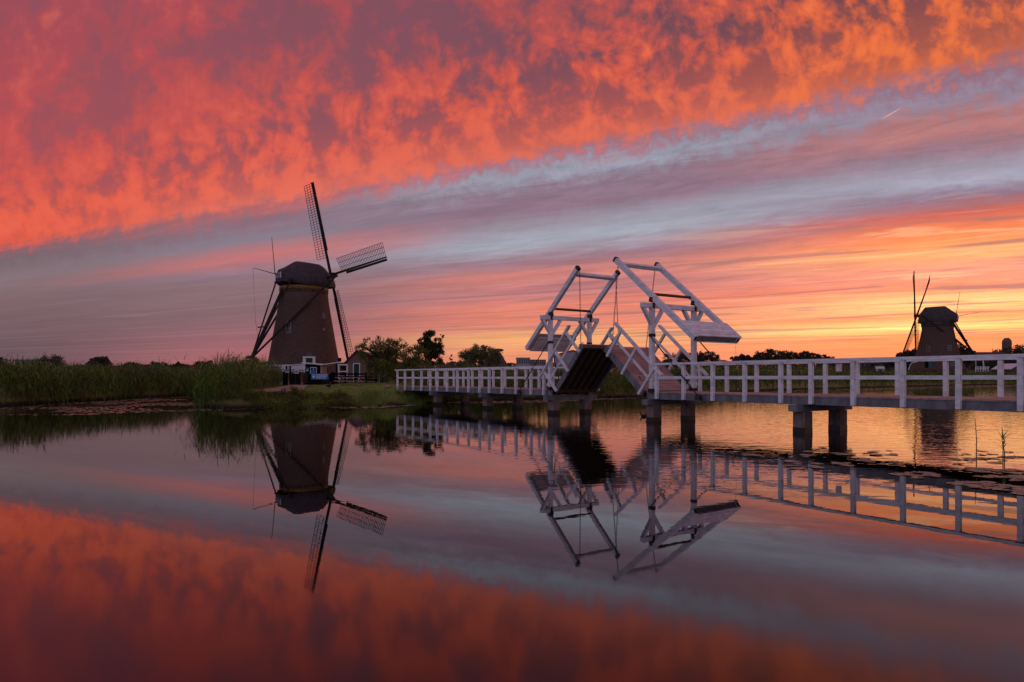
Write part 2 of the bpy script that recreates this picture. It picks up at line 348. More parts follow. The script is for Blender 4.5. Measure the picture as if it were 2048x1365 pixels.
def ribbons(base, az, length, width, rise, droop, seg=3):
    """curved blades: leave base at elevation 'rise', bend over by 'droop'; returns verts and quads"""
    n = len(base); t = np.linspace(0, 1, seg + 1)
    d = np.stack([np.cos(az), np.sin(az)], 1); sd = np.stack([-np.sin(az), np.cos(az), 0 * az], 1)
    pts = np.zeros((n, seg + 1, 3)); pts[:, 0] = base; el = rise.copy()
    for j in range(seg):
        st_ = length / seg
        pts[:, j+1, :2] = pts[:, j, :2] + d * (np.cos(el) * st_)[:, None]
        pts[:, j+1, 2] = pts[:, j, 2] + np.sin(el) * st_
        el = el - droop / seg
    wv = width[:, None] * (1 - t[None, :] * .92) / 2
    L = pts - sd[:, None, :] * wv[..., None]; Rr = pts + sd[:, None, :] * wv[..., None]
    V = np.stack([L, Rr], 2).reshape(-1, 3); b = np.arange(n)[:, None] * (seg + 1) * 2
    F = np.concatenate([np.stack([b[:, 0] + 2*j, b[:, 0] + 2*j + 1, b[:, 0] + 2*j + 3, b[:, 0] + 2*j + 2], 1) for j in range(seg)])
    return V, F
def merge(parts):
    Vs, Fs, o = [], [], 0
    for V, F in parts: Vs.append(V); Fs.append(F + o); o += len(V)
    return np.concatenate(Vs), np.concatenate(Fs)

# ------------------------------------------------------------------ ground and water
SH = [(-600,10),(-90,27),(-45,34),(-31.5,42),(-30.5,46),(-31,52),(-31,60),(-31.5,68),(-30.3,69),(-26,60),(-21,48),(-18.5,41),(-17.5,38.6),(-15.5,37.8),(-13.6,38.6),(-11,40),(-8.4,42),(-6.8,43.6),(-6.2,46.5),(-5.0,49.5),(-2.4,50.9),(1,53),(7.3,56.5),(11.5,59),(19,68),(29,83),(51,103),(80,128),(116,155),(200,210),(600,420),(3500,1500),(3500,6000),(-3500,6000),(-3500,10)]
SH2 = [(17.0,1),(19.5,10),(33,16),(60,10),(60,-10),(20,-10)]
def sdist(x, y, poly):
    x = np.asarray(x, float); y = np.asarray(y, float); dd = np.full(x.shape, 1e9); ins = np.zeros(x.shape, bool)
    for (x0, y0), (x1, y1) in zip(poly, poly[1:] + poly[:1]):
        ex, ey = x1 - x0, y1 - y0
        t = np.clip(((x - x0) * ex + (y - y0) * ey) / (ex * ex + ey * ey), 0, 1)
        dd = np.minimum(dd, np.hypot(x - x0 - t * ex, y - y0 - t * ey))
        if y0 != y1: ins ^= ((y0 > y) != (y1 > y)) & (x < x0 + (y - y0) * ex / ey)
    return np.where(ins, dd, -dd)
def smo(t): t = np.clip(t, 0, 1); return t * t * (3 - 2 * t)
def land(x, y): return np.maximum(sdist(x, y, SH), sdist(x, y, SH2))
def gz(x, y):
    x = np.asarray(x, float); y = np.asarray(y, float); d = land(x, y)
    d = d + .35 * np.sin(x * 1.3 + 2 * np.sin(y * .7)) + .2 * np.sin(x * 3.1 + y * 2.3)
    z = -.6 + .72 * smo((d + 1.4) / 1.6) + .62 * smo((d - .1) / 1.6) + .35 * smo((d - 2) / 14)
    z = z + 2.5 * smo((d - 4) / 46) * smo((x - 14) / 50)
    z = z + .04 * np.sin(x * .9 + y * .5) * smo(d / 3)
    return z
def axis(seg):
    o = []
    for a_, b_, st_ in seg: o += list(np.arange(a_, b_, st_))
    return np.array(o + [seg[-1][1]])
xs = axis([(-4000, -600, 400), (-600, -150, 50), (-150, -60, 6), (-60, 30, .5), (30, 130, 2), (130, 400, 15), (400, 4000, 400)])
ys = axis([(-12, 34, 2.5), (34, 72, .4), (72, 180, 2), (180, 400, 15), (400, 1000, 100), (1000, 5900, 700)])
XX, YY = np.meshgrid(xs, ys); ZZ = gz(XX, YY); nx, ny = len(xs), len(ys)
idx = np.arange(nx * ny).reshape(ny, nx)
F = np.stack([idx[:-1, :-1].ravel(), idx[:-1, 1:].ravel(), idx[1:, 1:].ravel(), idx[1:, :-1].ravel()], 1)
gnd = quads('ground', np.stack([XX.ravel(), YY.ravel(), ZZ.ravel()], 1), F, gm); gnd.data.polygons.foreach_set('use_smooth', [True] * len(F))
tag(gnd, kind='structure')
wt = MB().poly([(-4000, -60, 0), (4000, -60, 0), (4000, 5800, 0), (-4000, 5800, 0)]).build('water', wm); tag(wt, kind='structure')
def draped(pts, n=24, dz=.012):
    """thin sheet along a centre line [(x,y,half-width)]"""
    V = []; F = []
    for i, (x, y, hw) in enumerate(pts):
        j = min(i + 1, len(pts) - 1); q = max(i - 1, 0)
        d = Vector((pts[j][0] - pts[q][0], pts[j][1] - pts[q][1])).normalized(); nrm = Vector((-d.y, d.x))
        for t in (-1, -.5, 0, .5, 1):
            px, py = x + nrm.x * hw * t, y + nrm.y * hw * t; V.append((px, py, float(gz(px, py)) + dz))
        if i:
            for t in range(4): F.append((5*i-5+t, 5*i-4+t, 5*i+1+t, 5*i+t))
    return V, F
def spline(pts, n):
    o = []
    for i in range(len(pts) - 1):
        for t in range(n):
            f = t / n; o.append(tuple(pts[i][q] * (1 - f) + pts[i+1][q] * f for q in range(3)))
    return o + [pts[-1]]
PC = [(-16.0, 41.5, 1.0), (-16.2, 45, 1.5), (-17, 50, 1.6), (-19.5, 60, 1.4), (-21.3, 68.5, 1.1)]
V_, F_ = draped(spline(PC, 12), dz=.05)
tag(quads('path', V_, F_, PATH), kind='structure')
V_, F_ = draped(spline([(-16.5, 50, .5), (-14, 52.5, .45), (-10.5, 51, .5), (-8.1, 49.7, 1.1)], 16), dz=.05)
tag(quads('footpath', V_, F_, PATH), kind='structure')

# ------------------------------------------------------------------ the bridge
DV = Vector((.554, -.833, 0)).normalized(); NV = Vector((.833, .554, 0)).normalized(); A0 = Vector((-8.05, 48, 0)); WID = 2.45
def dz_(t): return 1.14 + .0022 * t
def B(t, w_, z): return A0 + DV * t + NV * w_ + Vector((0, 0, z))
def D(t, w_, h_=0.0): return B(t, w_, dz_(t) + h_)
RH = 1.15
NEAR_L = [.05, 1.22, 2.45, 3.6, 4.75, 5.62, 6.9, 8.15, 9.4, 10.6, 11.6, 12.9, 14.25, 15.6, 17.2]
def tn(px, w_=0.0):
    r = (px - 1024) / 1365; x, y = A0.x + NV.x * w_, A0.y + NV.y * w_
    return (r * y - x) / (DV.x - r * DV.y)
NEAR_L = [tn(q) for q in (796.9,812,828.1,845,862.7,876.7,896.3,917.2,939.2,961.6,980.6,1006.6,1034.5,1064.5,1090)]
FAR_L = [tn(q, WID) for q in (855.2,871,888,906,925,943,962,985,1008,1029,1050,1076,1104,1135,1160)]
NEAR_R = [tn(q) for q in (1316,1369.7,1428,1492,1564,1624.6,1709,1808.4,1919.4,2043.5)] + [38.4, 39.9, 41.4, 42.9, 44.4, 45.9, 47.4, 48.9, 50.4]
FAR_R = [tn(q, WID) for q in (1397.7,1451.3,1510.8,1575.8,1648.4,1712,1793,1889.3,1999)] + [37.6, 39.1, 40.6, 42.1, 43.6, 45.1, 46.6, 48.1, 49.6]
def boards(t0, t1, w0, w1, h0, name, parent, pitch=.145):
    m_ = MB(); n = int(abs(t1 - t0) / pitch)
    for i in range(n):
        t = t0 + (i + .5) * (t1 - t0) / n; j = random.uniform(-.004, .004)
        m_.box(D(t, w0 + random.uniform(-.01, .01), h0 - .02 + j), D(t, w1 + random.uniform(-.01, .01), h0 - .02 + j), (t1 - t0) / n * .94, .04)
    return m_.build(name, DECK, parent)
def approach(label, t0, t1, near, far, bents, r0, r1):
    th = thing('footbridge', D(t0, WID / 2, 0)[:], label, 'footbridge', 'white railed footbridge spans')
    boards(t0, t1, -.02, WID + .02, 0, 'deck', th)
    for w_ in (.035, WID - .035):
        m_ = MB(); k_ = max(2, round((t1 - t0) / 6.2)); s_ = (t1 - t0) / k_
        for i in range(k_): m_.box(D(t0 + i*s_ + .006, w_, -.17), D(t0 + (i+1)*s_ - .006, w_, -.17), .07, .25)
        m_.build('fascia_beam', GREYW, th)
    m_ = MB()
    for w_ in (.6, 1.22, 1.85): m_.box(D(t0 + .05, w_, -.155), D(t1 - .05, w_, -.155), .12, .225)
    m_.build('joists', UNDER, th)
    for side, ts in ((-1, near), (1, far)):
        wp = -.07 if side < 0 else WID + .07
        for t in ts:
            MB().box(D(t, wp, -.27), D(t, wp, RH - .09), .12, .12, up=DV).build('rail_post', WHITE, th)
        a_ = (r0 if side < 0 else r0 + .1); rt = MB(); rt2 = MB(); edges = [a_] + [ts[i] for i in range(3, len(ts) - 1, 4)] + [r1]
        for q0, q1 in zip(edges, edges[1:]):
            rt.box(D(q0 + .004, wp, RH - .04), D(q1 - .004, wp, RH - .04), .17, .085)
        rt.build('handrail', WHITE, th)
        for q0, q1 in zip(ts, ts[1:]): rt2.box(D(q0 + .063, wp, .57), D(q1 - .063, wp, .57), .05, .115)
        rt2.build('mid_rail', WHITE, th)
    for t in bents: bent(t, th)
    return th
def bent(t, th):
    MB().box(D(t, -.32, -.41), D(t, WID + .35, -.41), .34, .22).build('cap_beam', GREYW, th)
    for w_ in (.2, 2.2):
        p = MB().box(D(t, w_, -2.6), D(t, w_, -.525), .42, .42, up=DV).build('pile', PILE, th)
        c = B(t, w_, 0); MB().box(c + Vector((0, 0, -.4)), c + Vector((0, 0, .17)), .43, .43, up=DV).build('waterline_stain', WETB, p)
TL, TR = 17.9, 24.7
left_b = approach('white railed timber footbridge span running from the drawbridge to the grassy bank on the left', -.1, TL + .1, NEAR_L, FAR_L, [5.7, 11.8], -.15, NEAR_L[-1] + .06)
right_b = approach('long white railed timber footbridge span right of the drawbridge, running off the right edge', TR - .3, 50.6, NEAR_R, FAR_R, [31.23, 39.0, 45.5], NEAR_R[0] - .1, 50.6)

dbr = thing('drawbridge', B(21.3, WID / 2, 0)[:], 'white double leaf wooden drawbridge with both leaves half raised', 'drawbridge')
for t in (TL, TR - .1):
    bent(t, dbr)
def portal(t, sgn):        # sgn -1: left portal (tie rods run left), +1: right
    z0 = dz_(t)
    po = MB().box(B(t, -.57, 4.66), B(t, WID + .57, 4.66), .2, .19).build('portal_beam', WHITE, dbr)
    for w_ in (0, WID):
        q = MB().box(B(t, w_, z0 + .1), B(t, w_, 4.565), .18, .18, up=DV).build('portal_post', WHITE, dbr)
        MB().box(B(t, w_, z0 - .02), B(t, w_, z0 + .13), .24, .24, up=DV).build('iron_shoe', IRON, q)
        MB().box(B(t, w_, 3.41), B(t, w_, 3.53), .2, .2, up=DV).build('iron_band', IRON, q)
        MB().box(B(t, w_ , 4.55), B(t, w_, 4.77), .13, .215, up=DV).build('iron_strap', IRON, po)
        for e, l_ in ((-1, .5), (1, .62)):
            if w_ == WID: l_ = .5 if e > 0 else .62
            MB().box(B(t, w_ + e * .05, 4.56 - l_ * 1.25), B(t, w_ + e * l_, 4.58), .12, .16, up=DV).build('knee_brace', WHITE, po)
        ww = -.14 if w_ == 0 else WID + .14
        tr = MB().tube([B(t, ww, 3.46), D(t + sgn * 2.5, ww, -.12)], .024).build('tie_rod', IRON, dbr)
        MB().box(D(t + sgn * 2.5 - .12, ww, -.17), D(t + sgn * 2.5 + .12, ww, -.17), .09, .18).build('rod_anchor', IRON, tr)
portal(TL, -1); portal(TR, 1)
def balance(tp, sgn, ttop, ztop, tlow, zlow):
    """two beams rocking on the portal with a boxed counterweight at the low end; sgn: direction of the low end"""
    d = (B(tlow, 0, zlow) - B(ttop, 0, ztop)); L = d.length; d.normalize(); upv = NV.cross(d) ; upv = upv if upv.z > 0 else -upv
    T = B(ttop, 0, ztop); rootb = None
    for w_ in (0, WID):
        o = T + NV * w_
        b_ = MB().box(o, o + d * L, .17, .21, up=upv).build('balance_beam', WHITE, dbr)
        if rootb is None: rootb = b_
        MB().box(o - d * .012, o + d * .1, .18, .22, up=upv).build('iron_tip', IRON, b_)
        pv_ = min(range(400), key=lambda i: abs((o + d * (i * L / 400) - B(tp, w_, 4.9)).length)) * L / 400
        MB().box(o + d * (pv_ - .07) - upv * .17, o + d * (pv_ + .1) - upv * .08, .19, .2, up=d).build('pivot_bracket', IRON, b_)
        MB().box(o + d * (L - .03), o + d * (L + .012), .12, .15, up=upv).build('iron_end_plate', IRON, b_)
    MB().tube([T + d * (pv_ - .25) - upv * .02, T + NV * WID + d * (pv_ - .25) - upv * .02], .06, 8).build('axle', RUST, dbr)
    MB().box(T + d * .42, T + NV * WID + d * .42, .15, .17, up=upv).build('cross_strut', WHITE, dbr)
    cw = MB(); a_, b_ = L - 1.0, L - .015
    cw.box(T + d * a_ + NV * .09 - upv * .1, T + d * b_ + NV * .09 - upv * .1, .0, .0) if 0 else None
    c0 = T + NV * (WID / 2 + .045)
    wdt = WID - .09 + .0
    cw.box(c0 - NV * (wdt / 2) + d * (L - .5) - upv * .02, c0 + NV * (wdt / 2 + .12) + d * (L - .5) - upv * .02, .94, .24, up=upv)
    c_ = cw.build('counterweight_box', GREYW, dbr)
    pl = MB()
    for i in range(6):
        s_ = a_ + (i + .5) * 1.0 / 6
        pl.box(c0 - NV * (wdt / 2 + .03) + d * s_ + upv * .12, c0 + NV * (wdt / 2 + .15) + d * s_ + upv * .12, 1.0 / 6 * .9, .035, up=upv)
        pl.box(c0 - NV * (wdt / 2 - .02) + d * s_ - upv * .155, c0 + NV * (wdt / 2 + .08) + d * s_ - upv * .155, 1.0 / 6 * .95, .03, up=upv)
    pl.build('box_planks', WHITE, c_)
    return T, d
TLb = balance(TL, -1, 20.04, 6.82, 15.9, 3.22)
TRb = balance(TR, 1, 22.52, 6.84, 26.95, 3.24)
def chain(p, q, name='chain'):
    p, q = Vector(p), Vector(q); d = (q - p); n = int(d.length / .085); m_ = MB(); dn = d.normalized(); a_ = DV; b_ = NV
    for i in range(n):
        c = p + d * ((i + .5) / n); e = a_ if i % 2 else b_
        ring = []
        for j in range(7):
            an = 2 * math.pi * j / 6; ring.append(c + e * (.026 * math.cos(an)) + dn * (.055 * math.sin(an)))
        m_.tube(ring, .0105, 4)
    return m_.build(name, IRON, dbr)
def leaf(t0, sgn, ang, L):
    z0 = dz_(t0) + .02; e1 = DV * (sgn * math.cos(ang)) + Vector((0, 0, math.sin(ang))); e2 = -DV * (sgn * math.sin(ang)) + Vector((0, 0, math.cos(ang)))
    O = B(t0, 0, z0)
    def Q(s_, w_, h_): return O + e1 * s_ + NV * w_ + e2 * h_
    pl = MB(); n = int(L / .145)
    for i in range(n):
        s_ = .02 + (i + .5) * (L - .02) / n; pl.box(Q(s_, .03, -.02), Q(s_, WID - .03, -.02), L / n * .86, .04, up=e2)
    dk_ = pl.build('leaf_deck', DECK, dbr)
    for w_ in (.0, WID):
        gd = MB().box(Q(0, w_, -.12), Q(L, w_, -.12), .08, .26, up=e2).build('side_girder', GREYW, dk_)
    MB().box(Q(.03, WID/2, -.052), Q(L - .03, WID/2, -.052), WID - .12, .02, up=e2).build('gap_shade_sheet', UNDER, dk_)  # added sheet, coloured dark to stand for the shade between the boards
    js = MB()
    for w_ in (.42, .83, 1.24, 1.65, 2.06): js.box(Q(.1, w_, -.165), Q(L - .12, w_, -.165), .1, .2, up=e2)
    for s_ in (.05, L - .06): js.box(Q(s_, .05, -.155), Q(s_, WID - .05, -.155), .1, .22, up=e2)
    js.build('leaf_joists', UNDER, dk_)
    for sd, wp in ((-1, -.1), (1, WID + .1)):
        for s_ in (.12, 1.42, 2.62):
            MB().box(Q(s_, wp, -.26), Q(s_, wp, RH - .04), .1, .11, up=e1).build('leaf_rail_post', WHITE, dbr)
        MB().box(Q(-.38, wp, RH), Q(L + .12, wp, RH), .16, .085, up=e2).build('leaf_handrail', WHITE, dbr)
        MB().box(Q(-.3, wp - sd * .08, .56), Q(L + .1, wp - sd * .08, .56), .045, .1, up=e2).build('leaf_mid_rail', WHITE, dbr)
    return Q
QL = leaf(18.25, 1, R(46.5), 2.9); QR = leaf(24.3, -1, R(39.5), 3.02)
for Q, (T, d), L in ((QL, TLb, 2.9), (QR, TRb, 3.02)):
    for w_ in (.12, WID - .12): chain(T + NV * w_ + d * .08 - Vector((0, 0, .1)), Q(L - (.25 if w_ < 1 else .04), w_, .02))
for w_ in (.35, 2.1):     # a small grab iron at the tip of the left leaf
    MB().tube([QL(2.6, w_, 0), QL(2.75, w_, .28), QL(2.45, w_, .42)], .018).build('latch_iron', IRON, dbr)
def hose(p, q, sag, side=Vector((0, 0, 0))):
    p, q = Vector(p), Vector(q); pts = []
    for i in range(15):
        f = i / 14; pts.append(p.lerp(q, f) - Vector((0, 0, sag * 4 * f * (1 - f))))
    MB().tube(pts, .028, 6).build('cable_hose', IRON, dbr)
hose(B(TR, .15, 3.45), QR(.9, .35, .03), .95); hose(B(TR, WID + .16, 3.45), QR(.9, WID - .2, .03), 1.15)
hose(B(TL, .15, 3.1), QL(.9, .2, .05), .8); hose(B(TL, WID, 3.1), QL(1.2, WID - .3, -.05), .9)
MB().tube([TRb[0] + TRb[1] * 5.7 + NV * 2.3 - Vector((0, 0, .2)), B(27.0, 2.3, 2.25)], .006, 4).build('pull_cord', IRON, dbr)
lb = thing('rescue_box', D(28.3, WID + .19, .8)[:], 'small pale box fixed to the far railing of the right footbridge span', 'box')
MB().box(D(31.0, WID + .2, .78), D(31.0, WID + .2, 1.05), .17, .12, up=DV).build('box_body', WHITEF, lb)

# ------------------------------------------------------------------ windmills
def windmill(label, C, prof, adv, tilt, Rs, phi, hubs, hubz, capz, scale, tail, wins, door, grp, brickm=BRICK, rh=None, poles=None):
    C = Vector(C); ad = Vector(adv).normalized(); hv = Vector((-ad.y, ad.x, 0)); hv = hv if rh > 0 else -hv
    th = thing('windmill', C[:], label, 'windmill', grp)
    MB().lathe((C.x, C.y, 0), prof, 56).build('tower', brickm, th, True)
    ztop, rtop = prof[-1]
    MB().lathe((C.x, C.y, 0), [(ztop - .1, rtop + .12), (ztop + .55, rtop + .1)], 56).build('cap_ring', OCHRE if grp == 'near' else brickm, th, True)
    MB().lathe((C.x, C.y, 0), [(ztop - .45, rtop + .05), (ztop - .3, rtop + .12), (ztop - .12, rtop + .04)], 56).build('cornice', brickm, th, True)
    secs = []
    half = [(1, -.14), (1.05, .0), (1.0, .2), (.8, .52), (.46, .82), (.1, .99), (0, 1)]
    for s_, hw, zb, zt in capz:
        pts = [(hw * a_, zb + (zt - zb) * b_) for a_, b_ in half]; ring = pts + [(-a_, b_) for a_, b_ in pts[::-1][1:]]
        secs.append([C + ad * (s_ * scale) + hv * (l_ * scale) + Vector((0, 0, z_ - C.z)) for l_, z_ in ring])
    cap = MB().loft(secs).build('cap', THATCH, th)
    s_, hw, zb, zt = capz[0]
    # rear wall of the cap with its little windows
    rc = C + ad * (s_ * scale - .03); rc.z = 0
    for l_ in (-.55, .55):
        wdw = MB().box(rc + hv * (l_ * scale) + Vector((0, 0, zb + .35)), rc + hv * (l_ * scale) + Vector((0, 0, zb + 1.15)), .5 * scale, .08, up=ad).build('cap_window', GLASS, cap)
        fr = MB()
        for e in (-.28, .28): fr.box(rc - ad * .05 + hv * ((l_ + e) * scale) + Vector((0, 0, zb + .3)), rc - ad * .05 + hv * ((l_ + e) * scale) + Vector((0, 0, zb + 1.2)), .09, .08, up=ad)
        fr.build('cap_window_frame', WHITEF, cap)
    up_ = (Vector((0, 0, 1)) * math.cos(tilt) - ad * math.sin(tilt)).normalized(); ax = (ad * math.cos(tilt) + Vector((0, 0, 1)) * math.sin(tilt)).normalized()
    H = C + ad * hubs; H.z = hubz
    MB().tube([H - ax * 1.8, H + ax * .5], [.42, .34], 10).build('windshaft', SPAR, th)
    for k_ in range(4):
        an = phi + k_ * math.pi / 2
        d = (up_ * math.cos(an) + hv * math.sin(an)).normalized()      # spar direction
        ccw = (up_ * math.sin(an) - hv * math.cos(an)).normalized()
        o = H + ax * (.28 if k_ % 2 else -.12)
        st_ = MB(); st_.box(o, o + d * Rs, .34, .34, up=ax)
        so_ = st_.build('sail', SPAR, th)
        for i, v_ in enumerate(so_.data.vertices):     # taper towards the tip
            p = v_.co + ORG[so_]; r_ = (p - o).dot(d)
            if r_ > Rs * .5: v_.co = (o + d * r_ + (p - o - d * r_) * .55) - ORG[so_]
        lt = MB(); r0, wl = Rs * .19, 2.15 * Rs / 14.6
        tw = lambda r_: (ccw * math.cos(R(14) * (1 - r_ / Rs) + R(4)) - ax * math.sin(R(14) * (1 - r_ / Rs) + R(4)))
        nb = 30 if grp == 'near' else 22
        for i in range(nb + 1):
            r_ = r0 + (Rs - .1 - r0) * i / nb; lt.box(o + d * r_, o + d * r_ + tw(r_) * wl, .055, .05, up=ax)
        for f in (.34, .67, 1.0):
            for i in range(6):
                ra, rb = r0 + (Rs - .1 - r0) * i / 6, r0 + (Rs - .1 - r0) * (i + 1) / 6
                lt.box(o + d * ra + tw(ra) * (wl * f), o + d * rb + tw(rb) * (wl * f), .055, .05, up=ax)
        lt.build('lattice', SPAR, so_)
        wb = MB()
        for i in range(5):
            ra, rb = Rs * (.26 + .148 * i), Rs * (.26 + .148 * (i + 1)) - .04
            wb.box(o + d * ra - ccw * .36 + ax * .05, o + d * rb - ccw * .36 + ax * .05, .36, .05, up=ax)
        wb.build('wind_board', SPAR, so_)
    # tail
    TB = Vector(tail['base']); rear = C - ad * (tail['r'] * scale); rear.z = tail['z']
    MB().tube([rear + ad * 1.0, TB], [.24, .3], 8).build('tail_pole', SPAR, th)
    sb, lbm = tail['short'], tail['long']
    z_ = tail['z'] - .35; zl_ = tail['lz']
    rs_ = C - ad * (tail['r'] * .9 * scale); ls_ = C + ad * (tail['ls'])
    MB().box(Vector((rs_.x, rs_.y, z_)) - hv * sb, Vector((rs_.x, rs_.y, z_)) + hv * sb, .3, .3).build('short_tail_beam', SPAR, th)
    MB().box(Vector((ls_.x, ls_.y, zl_)) - hv * lbm, Vector((ls_.x, ls_.y, zl_)) + hv * lbm, .34, .34).build('long_tail_beam', SPAR, th)
    for e in (-1, 1):
        MB().tube([Vector((rs_.x, rs_.y, z_)) + hv * (e * (sb - .2)), TB.lerp(Vector((rs_.x, rs_.y, z_)), .04)], .12, 6).build('short_brace', SPAR, th)
        MB().tube([Vector((ls_.x, ls_.y, zl_)) + hv * (e * (lbm - .2)), TB.lerp(Vector((rs_.x, rs_.y, z_)), .06)], .17, 6).build('long_brace', SPAR, th)
    m1 = TB.lerp(rear, .42); MB().box(m1 - hv * 1.6, m1 + hv * 1.6, .18, .18).build('tail_crossbar', SPAR, th)
    w0 = TB + Vector((0, 0, .9)); MB().tube([w0 - hv * .7, w0 + hv * .7], .22, 8).build('winch', SPAR, th)
    for p, q in poles or (): MB().tube([p, q], [.07, .035], 5).build('brake_pole', SPAR, th)
    # openings on the tower
    def rad(z):
        for (z0, r0), (z1, r1) in zip(prof, prof[1:]):
            if z0 <= z <= z1: return r0 + (r1 - r0) * (z - z0) / (z1 - z0)
        return prof[0][1]
    for (ox, z, ww, hh, kind_) in wins + door:
        r_ = rad(z); sn = ox / r_; cs = math.sqrt(max(0, 1 - sn * sn)); fw = Vector((C.x, C.y, 0)).normalized(); rv = Vector((fw.y, -fw.x, 0))
        nr = rv * sn - fw * cs; tg = rv * cs + fw * sn
        c0 = Vector((C.x, C.y, z)) + nr * (r_ + .02)
        slope = .04
        if kind_ == 'door':
            dr = MB().box(c0 + Vector((0, 0, -hh/2)), c0 + Vector((0, 0, hh/2)), ww, .2, up=nr).build('door', DGREEN, th)
            f_ = MB()
            for e in (-1, 1): f_.box(c0 + tg * (e * (ww/2 + .2)) + nr * .06 + Vector((0, 0, -hh/2)), c0 + tg * (e * (ww/2 + .2)) + nr * .06 + Vector((0, 0, hh/2)), .4, .22, up=nr)
            f_.box(c0 - tg * (ww/2 + .42) + nr * .07 + Vector((0, 0, hh/2 + .1)), c0 + tg * (ww/2 + .42) + nr * .07 + Vector((0, 0, hh/2 + .1)), .25, .22, up=(0, 0, 1))
            f_.build('door_frame', WHITEF, dr)
            fan = MB(); cc_ = c0 + Vector((0, 0, hh/2 + .24)) + nr * .03
            arc = [cc_ + tg * (math.cos(R(180 * i / 10)) * (ww/2 + .1)) + Vector((0, 0, math.sin(R(180 * i / 10)) * (ww/2 + .1))) for i in range(11)]
            fan.prism(arc, nr * .12).build('fanlight', GLASS, dr)
            bars = MB()
            for i in range(1, 10, 2): bars.box(cc_ + nr * .15, arc[i] + nr * .15, .035, .03, up=nr)
            bars.build('fanlight_bars', GREYW, dr)
        elif kind_ == 'teal':
            MB().box(c0 + Vector((0, 0, -hh/2)), c0 + Vector((0, 0, hh/2)), ww, .2, up=nr).build('door', TEAL, th)
        elif kind_ == 'open':
            MB().box(c0 + Vector((0, 0, -hh/2)), c0 + Vector((0, 0, hh/2)), ww, .2, up=nr).build('doorway', BLACKW, th)
        elif kind_ == 'hole':
            MB().box(c0 + Vector((0, 0, -hh/2)), c0 + Vector((0, 0, hh/2)), ww, .1, up=nr).build('putlog_hole', BLACKW, th)
        else:
            wd = MB().box(c0 + Vector((0, 0, -hh/2)), c0 + Vector((0, 0, hh/2)), ww, .14, up=nr).build('window', GLASS, th)
            f_ = MB()
            for e in (-1, 1): f_.box(c0 + tg * (e * ww/2) + nr * .08 + Vector((0, 0, -hh/2 - .05)), c0 + tg * (e * ww/2) + nr * .08 + Vector((0, 0, hh/2 + .05)), .11, .12, up=nr)
            f_.box(c0 + nr * .07 + Vector((0, 0, -hh/2)), c0 + nr * .07 + Vector((0, 0, hh/2)), .07, .1, up=nr)
            for e in (-1, 0, 1): f_.box(c0 - tg * (ww/2 - .055) + nr * .085 + Vector((0, 0, e * hh/2)), c0 + tg * (ww/2 - .055) + nr * .085 + Vector((0, 0, e * hh/2)), .1, .09)
            if kind_ == 'arch':
                cc_ = c0 + Vector((0, 0, hh/2 + .08)) + nr * .02
                arc = [cc_ + tg * (math.cos(R(180 * i / 8)) * (ww/2)) + Vector((0, 0, math.sin(R(180 * i / 8)) * (ww * .4))) for i in range(9)]
                for p, q in zip(arc, arc[1:]): f_.box(p + nr * .06, q + nr * .06, .1, .1, up=nr)
            f_.build('window_frame', WHITEM, wd)
    return th
MC = (-32.9, 108, 1.0)
CAPL = [(-4.3, .95, 16.6, 18.2), (-3.2, 2.4, 16.5, 18.75), (-1.7, 3.6, 16.4, 19.7), (-1.35, 3.8, 16.4, 19.85), (.5, 3.95, 16.4, 19.85), (2.45, 3.5, 16.4, 19.8), (2.7, 3.35, 16.4, 19.7), (3.6, 2.6, 16.4, 18.95), (4.6, 1.7, 16.3, 18.2)]
windmill('large dark brick windmill with thatched cap, nearest mill, left of the trees', MC,
    [(.2, 6.15), (1.2, 5.95), (3.9, 5.45), (7.6, 4.78), (10.9, 4.22), (13.6, 3.78), (15.3, 3.62)],
    (.69, .724, 0), R(11), 15.0, R(-4), 4.9, 18.42, CAPL, 1.0,
    dict(base=P(499, 727, 101.5)[:], r=3.9, z=16.9, short=2.6, long=6.3, ls=2.0, lz=17.3),
    [(-2.19, 9.1, .75, 1.4, 'arch'), (2.87, 11.2, .4, .75, 'w'), (2.85, 9.05, .3, .35, 'w'), (-2.4, 15.0, .2, .28, 'hole'), (-.75, 15.0, .2, .28, 'hole'), (1.3, 15.0, .2, .28, 'hole'), (2.9, 14.8, .2, .28, 'hole')],
    [(.72, 3.5, 1.0, 2.2, 'door')], 'near', rh=-1,
    poles=[(P(550, 548, 103), P(543.5, 475, 103)), (P(556, 550, 103), P(506, 536, 101.5))])
t_ = MB().tube([P(506, 536, 101.5), P(507, 560, 101.5), P(511, 640, 101.5), P(519, 700, 101.5)], .018, 4)
bpy.data.objects['windmill']
mill1 = bpy.data.objects['windmill']; t_.build('brake_rope', SPAR, mill1)
MC2 = (P(1875, 738, 165).x, 165, 3.4)
CAPR = [(-4.9, .95, 15.1, 16.6), (-3.6, 2.7, 15.0, 17.45), (-2.0, 3.7, 15.0, 18.6), (-1.75, 3.8, 15.0, 18.7), (.6, 4.0, 15.0, 18.7), (3.0, 3.3, 15.0, 18.65), (3.25, 3.1, 15.0, 18.5), (4.6, 1.8, 15.0, 16.9)]
